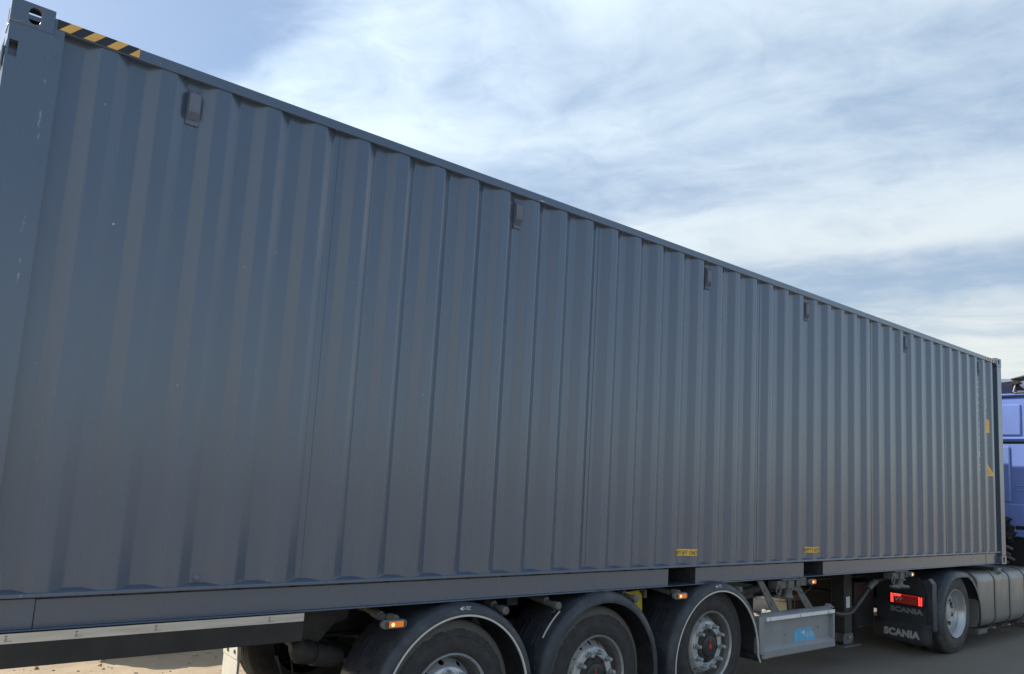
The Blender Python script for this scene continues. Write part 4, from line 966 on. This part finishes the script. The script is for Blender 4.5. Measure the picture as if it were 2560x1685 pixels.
# rear board with lamp and lettering, loose flap below (right side near, left side far)
def tail_board(side):
    f = (lambda y: y) if side == 0 else (lambda y: Wd - y)
    def Y(a, b): a, b = f(a), f(b); return min(a, b), max(a, b)
    X = 9.62
    b = MB()
    pl = [(-.048, -.655), (.60, -.690), (.60, -.15), (.10, -.10), (.0, -.20), (-.048, -.30)]
    b.prism([(f(y), z) for y, z in pl], 'x', X, X + .020)
    bo = b.build('tail_board', M['flap'], tk, bevel=.006)
    e = MB(); e.prism([(f(y), z) for y, z in ((-.062, -.71), (-.010, -.655), (-.004, -.30), (.05, -.13), (-.02, -.10), (-.070, -.16), (-.075, -.70))], 'x', X - .012, X + .10); e.build('guard_end', M['fender'], bo, bevel=.012)
    fl = MB(); rows = []
    for k in range(7):
        z = -.635 - .25 * k / 6; rows.append([(X - .010 + .012 * sin(k * .9 + y * 6), f(y), z) for y in (-.050, .08, .2, .32, .45, .615)])
    fl.sweep(rows, None); fo = fl.build('mud_flap', M['flap'], tk, angle=80); md = fo.modifiers.new('solid', 'SOLIDIFY'); md.thickness = .008; md.offset = 1 if side else -1
    base = .0
    if side == 0:
        yt0, w0 = .430, .385; yt1, w1 = .498, .425
        text_part('SCANIA', 'lettering', M['flap_print_dull'], bo, lambda u, v: (X - .0025, yt0 - u, -.540 + v), w0, .066, .07, space=1.06)
        text_part('SCANIA', 'lettering', M['flap_print'], fo, lambda u, v: (X - .030, yt1 - u, -.822 + v), w1, .090, .07, space=1.06)
    else:
        yt0, w0 = Wd - .03, .385; yt1, w1 = Wd - .10, .46
        text_part('SCANIA', 'lettering', M['flap_print_dull'], bo, lambda u, v: (X - .0025, yt0 - u, -.540 + v), w0, .066, .05)
        text_part('SCANIA', 'lettering', M['flap_print'], fo, lambda u, v: (X - .030, 2.190 - u, -.888 + v), .52, .082, .07, space=1.06)
    # tail lamp
    y0, y1 = Y(.020, .405)
    h = MB(); h.box(X - .050, X - .001, y0 - .010, y1 + .010, -.432, -.312); lo = h.build('tail_lamp', M['black'], tk, bevel=.006)
    def yy(a): return f(.405 - a)          # a: from the inner end outwards
    def lens(a0, a1, z0, z1, m, name, d=.004):
        q = MB(); p, r = sorted((yy(a0), yy(a1))); q.box(X - .050 - d, X - .0495, p, r, z0, z1); return q.build(name, m, lo, bevel=.002)
    lens(.003, .382, -.428, -.316, M['lens_red'], 'lens', .006)
    def led(a, z, m, name, r=.0075):
        q = MB(); q.lathe([(0, -.004), (r * .7, -.003), (r, 0)], n=10); q.v = [(X - .0562 + py, yy(a) + px, z + pz) for px, py, pz in q.v]; q.build(name, m, lo)
    lens(.003, .040, -.426, -.318, M['led_strip'], 'lit_segment', .0072); lens(.0405, .125, -.352, -.318, M['led_strip'], 'lit_segment', .0072); lens(.325, .378, -.426, -.326, M['led_strip'], 'lit_segment', .0072); lens(.1255, .3245, -.334, -.320, M['led_strip'], 'lit_segment', .0066) if side == 0 else None
    for i in range(6):
        led(.012, -.326 - .0185 * i, M['led_red'], 'diode'); led(.030, -.335 - .0170 * i, M['led_red'], 'diode')
        led(.338, -.334 - .0175 * i, M['led_red'], 'diode'); led(.362, -.338 - .0165 * i, M['led_red'], 'diode')
    for i in range(5): led(.048 + .0185 * i, -.327, M['led_red'], 'diode'); led(.050 + .0165 * i, -.343, M['led_red'], 'diode', .006)
    for a, z in ((.065, -.368), (.082, -.382), (.098, -.366), (.118, -.384), (.134, -.366), (.070, -.392)): led(a, z, M['led_white'], 'reflector', .008)
    return bo
tail_board(0); tail_board(1)
# fuel tank with straps, cap and brackets
def round_rect(y0, y1, z0, z1, r, n=6):
    out = []
    for cy, cz, a0 in ((y1 - r, z1 - r, 0), (y0 + r, z1 - r, 90), (y0 + r, z0 + r, 180), (y1 - r, z0 + r, 270)):
        for k in range(n + 1): a = RAD(a0 + 90 * k / n); out.append((cy + r * cos(a), cz + r * sin(a)))
    return out
def tank_section(o=0.0):
    y0, y1, z0, z1 = -.045 - o, .60 + o, -.79 - o, -.075 + o; out = []
    for cy, cz, r, a0, n in ((y1 - .10, z1 - .10, .10, 0, 6), (y0 + .16 + o, z1 - .13 - o, .13 + o, 90, 10), (y0 + .13 + o, z0 + .13 + o, .13 + o, 180, 8), (y1 - .10, z0 + .10, .10, 270, 6)):
        ry = r if a0 not in (90,) else .16 + o
        for k in range(n + 1): a = RAD(a0 + 90 * k / n); out.append((cy + ry * cos(a), cz + r * sin(a)))
    return out
t = MB(); t.prism(tank_section(), 'x', 11.055, 13.25); to = t.build('fuel_tank', M['tank'], tk, bevel=.018, angle=50)
for xs in (11.60, 12.14, 12.72):
    s = MB(); a, b = tank_section(.006), tank_section(.001); n = len(a)
    s.sweep([[(x, p[0], p[1]) for p in q] + [(x, q[0][0], q[0][1])] for x, q in ((xs - .030, b), (xs - .028, a), (xs + .028, a), (xs + .030, b))], None); so2 = s.build('tank_strap', M['strap'], tk, angle=60)
    s = MB(); a, b = tank_section(.0085), tank_section(.0058); n = len(a); s.sweep([[(x, p[0], p[1]) for p in q] + [(x, q[0][0], q[0][1])] for x, q in ((xs - .012, b), (xs - .011, a), (xs + .011, a), (xs + .012, b))], None); s.build('strap_core', M['strap_steel'], so2, angle=60)
    k = MB(); k.box(xs - .03, xs + .03, .05, .75, -.845, -.800); k.hexa([(xs - .05, -.03, -.80), (xs + .03, -.03, -.80), (xs + .03, .10, -.80), (xs - .05, .10, -.80)], [(xs - .07, -.04, -.815), (xs + .02, -.04, -.815), (xs + .02, .10, -.815), (xs - .07, .10, -.815)]); k.build('tank_bracket', M['chassis_grey'], to)
t = MB(); t.prism([(Wd - y, z) for y, z in tank_section()], 'x', 11.055, 12.9); t.build('fuel_tank', M['tank'], tk, bevel=.018, angle=50)
c = MB(); c.tube([(11.87, .03, -.095), (11.87, .015, -.062), (11.87, .012, -.055)], [.062, .062, .05], 18); c.tube([(11.81, .0, -.058), (11.93, -.01, -.058)], .012, 8); c.build('fuel_cap', M['strap_steel'], to)
sp_ = MB(); sp_.box(11.06, 11.35, -.03, .55, -.86, -.80); sp_.build('step_bracket', M['chassis_grey'], tk, bevel=.006)
# front axle wheels (outside the picture but carrying the cab)
for yc, fl in ((-.03, False), (Wd + .03, True)):
    root = empty('wheel', (14.1, yc, -.548), tk)
    def put2(mb, name, m):
        if fl: mb.v = [(x, -y, z) for x, y, z in mb.v]
        mb.v = [(x + 14.1, y + yc, z - .548) for x, y, z in mb.v]; mb.build(name, m, root)
    q = MB(); q.lathe(tyre_profile(.492, .31), n=48); put2(q, 'tyre', M['tyre_drive'])
    q = MB(); q.lathe([(.29, .02), (.29, -.003), (.28, .0), (.26, .04), (.24, .06), (.20, .02), (.15, .0), (0, -.03)], n=40); put2(q, 'rim', M['rim'])
# cab: rear wall with pressed panels, roof deflector, under-cab blocks
CX = 13.10
cb_ = MB(); cb_.box(CX + .012, 15.35, -.045, Wd + .045, .345, 2.470); cab = cb_.build('cab', M['cab_blue'], tk, bevel=.05, seg=3)
def pw(name, y0, y1, z0, z1, x0, m='cab_blue', bv=.010): q = MB(); q.box(x0, CX + .0115, y0, y1, z0, z1); return q.build(name, M[m], cab, bevel=bv)
pw('upper_panel', -.030, Wd + .03, 1.775, 2.44, CX - .004)
pw('upper_press', .055, Wd - .055, 1.865, 2.34, CX - .022, bv=.022)
pw('belt_ridge', -.03, Wd + .03, 1.800, 1.835, CX - .030, bv=.012)
pw('lower_panel', -.030, Wd + .03, .36, 1.735, CX - .004)
pw('corner_press', .215, Wd - .215, 1.41 - .55, 1.70, CX - .026, bv=.022)
pw('lower_press', .03, Wd - .03, .41, .84, CX - .022, bv=.02)
for z in (1.10, 1.03): pw('louver_lip', .03, .14, z, z + .02, CX - .012, bv=.006)
pw('panel_gap', -.030, Wd + .03, 1.736, 1.7745, CX + .006, 'black', 0)
pw('vent_hole', .02, .165, .455, .525, CX - .0235, 'black', .01)
tl = MB(); tl.box(CX - .040, CX + .03, -.045, Wd + .045, 2.472, 2.505); tl.build('roof_gutter', M['cab_blue'], cab, bevel=.01)
dfl = MB()
secs = []
for x, h in ((CX + .02, 2.735), (CX + .5, 2.85), (CX + 1.3, 2.80), (CX + 1.9, 2.62)):
    pts = []
    for k in range(15):
        u = k / 14; y = -.02 + (Wd + .04) * u; e = min(u, 1 - u) * (Wd + .04)
        zz = 2.515 + (h - 2.515) * (1 - math.exp(-((e + .02) / .10) ** 1.0))
        pts.append((x, y, h - .07 + .06 * math.sin(pi * u) if 1 < k < 13 else zz))
    secs.append([(x, -.02, 2.515)] + pts + [(x, Wd + .02, 2.515)])
dfl.sweep(secs, None); dfl.f.append(tuple(range(len(secs[0]))))
do_ = dfl.build('roof_deflector', M['navy'], tk, angle=50)
q = MB(); q.hexa([(CX - .06, .165, 2.715), (CX - .06, -.06, 2.760), (CX + .25, -.06, 2.760), (CX + .25, .165, 2.715)], [(CX - .06, .165, 2.735), (CX - .06, -.06, 2.785), (CX + .25, -.06, 2.785), (CX + .25, .165, 2.735)]); q.build('deflector_lip', M['chassis_grey'], do_, bevel=.004)
q = MB(); q.tube([(CX - .03, .105, 2.66), (CX - .04, .135, 2.53)], .007, 8); q.tube([(CX - .03, .145, 2.535), (CX - .03, .10, 2.515), (CX - .02, .02, 2.50)], .008, 8); q.build('gas_strut', M['bolt'], do_)
q = MB(); q.box(CX - .05, CX + .01, .06, .16, 2.64, 2.70); q.tube([(CX - .02, .02, 2.66), (CX - .02, .17, 2.63)], .015, 8); q.build('strut_mount', M['black'], do_, bevel=.01)
q = MB(); q.box(CX - .05, CX + .01, -.03, .075, 2.508, 2.54); q.box(CX - .05, CX + .01, .08, .13, 2.506, 2.52); q.build('roof_clip', M['lamp_housing'], do_, bevel=.006)
# air intake, suspension and hoses between cab and frame
q = MB(); q.tube([(13.05, .30, .62), (13.05, .26, .58), (13.05, .235, .50), (13.05, .25, .42)], [.04, .075, .08, .06], 14); q.tube([(13.05, .30, .40), (13.05, .20, .36), (13.05, .18, .28)], [.06, .085, .07], 14); q.build('air_bellows', M['black'], tk)
q = MB(); q.box(13.15, 14.6, .05, Wd - .05, -.15, .335); q.box(12.85, 13.3, .30, 2.1, -.15, .25); q.build('engine_block', M['black'], tk, bevel=.02)
q = MB()
for i, (y, z) in enumerate(((.19, .20), (.22, .12), (.17, .05), (.25, .0))): q.tube([(12.95, y + .12, z + .02), (12.92, y + .03, z), (12.93, y - .03, z - .03)], .022, 8)
q.build('pipe_cluster', M['chassis_grey'], tk)
q = MB(); q.tube([(12.9, 1.0, .9), (12.6, 1.05, .5), (12.4, 1.1, .15), (12.2, 1.15, -.05)], .016, 8); q.tube([(12.9, 1.2, .9), (12.65, 1.22, .45), (12.4, 1.22, .1), (12.15, 1.2, -.06)], .016, 8); q.build('suzi_hose', M['hose'], tk)

# cab side, nose and front mudguard
for side in (0, 1):
    f = (lambda y: y) if side == 0 else (lambda y: Wd - y)
    def sb(name, x0, x1, z0, z1, d0, d1, m, bv=.01, par=None):
        q = MB(); ya, yb = sorted((f(d0), f(d1))); q.box(x0, x1, ya, yb, z0, z1); return q.build(name, M[m], par or cab, bevel=bv)
    dr = sb('door', 14.02, 15.12, .46, 2.18, -.056, -.0455, 'cab_blue', .008)
    sb('door_window', 14.10, 15.05, 1.42, 2.10, -.060, -.0565, 'navy', .004)
    sb('door_handle', 14.12, 14.30, 1.16, 1.20, -.075, -.0565, 'black', .006)
    sb('side_window', 13.40, 13.85, 1.55, 2.05, -.050, -.0455, 'navy', .004)
    sb('door_step', 14.72, 15.30, -.62, .340, -.02, .30, 'black', .03, tk)
    g = MB(); rings = []
    for k in range(25):
        t = RAD(0 + 180 * k / 24); rings.append([(14.1 + r * cos(t), f(y), -.548 + r * sin(t)) for r, y in ((.60, .40), (.61, .0), (.60, -.045), (.56, -.06), (.55, -.05), (.585, -.03), (.59, .40))])
    g.sweep(rings, None); g.build('mudguard', M['fender'], tk, angle=45)
    m = MB(); ya, yb = sorted((f(-.32), f(-.10))); m.box(15.10, 15.22, ya, yb, 1.55, 2.15); m.box(15.13, 15.19, *sorted((f(-.1005), f(-.02))), 1.60, 1.64); m.build('mirror', M['black'], cab, bevel=.03)
q = MB(); q.box(15.352, 15.47, .02, Wd - .02, -.70, .34); q.build('front_bumper', M['cab_blue'], tk, bevel=.05)
q = MB(); q.box(15.352, 15.372, .12, Wd - .12, 1.38, 2.22); q.build('windscreen', M['navy'], cab, bevel=.01)
q = MB(); q.box(15.352, 15.375, .30, Wd - .30, .45, 1.28); q.build('grille', M['black'], cab, bevel=.01)
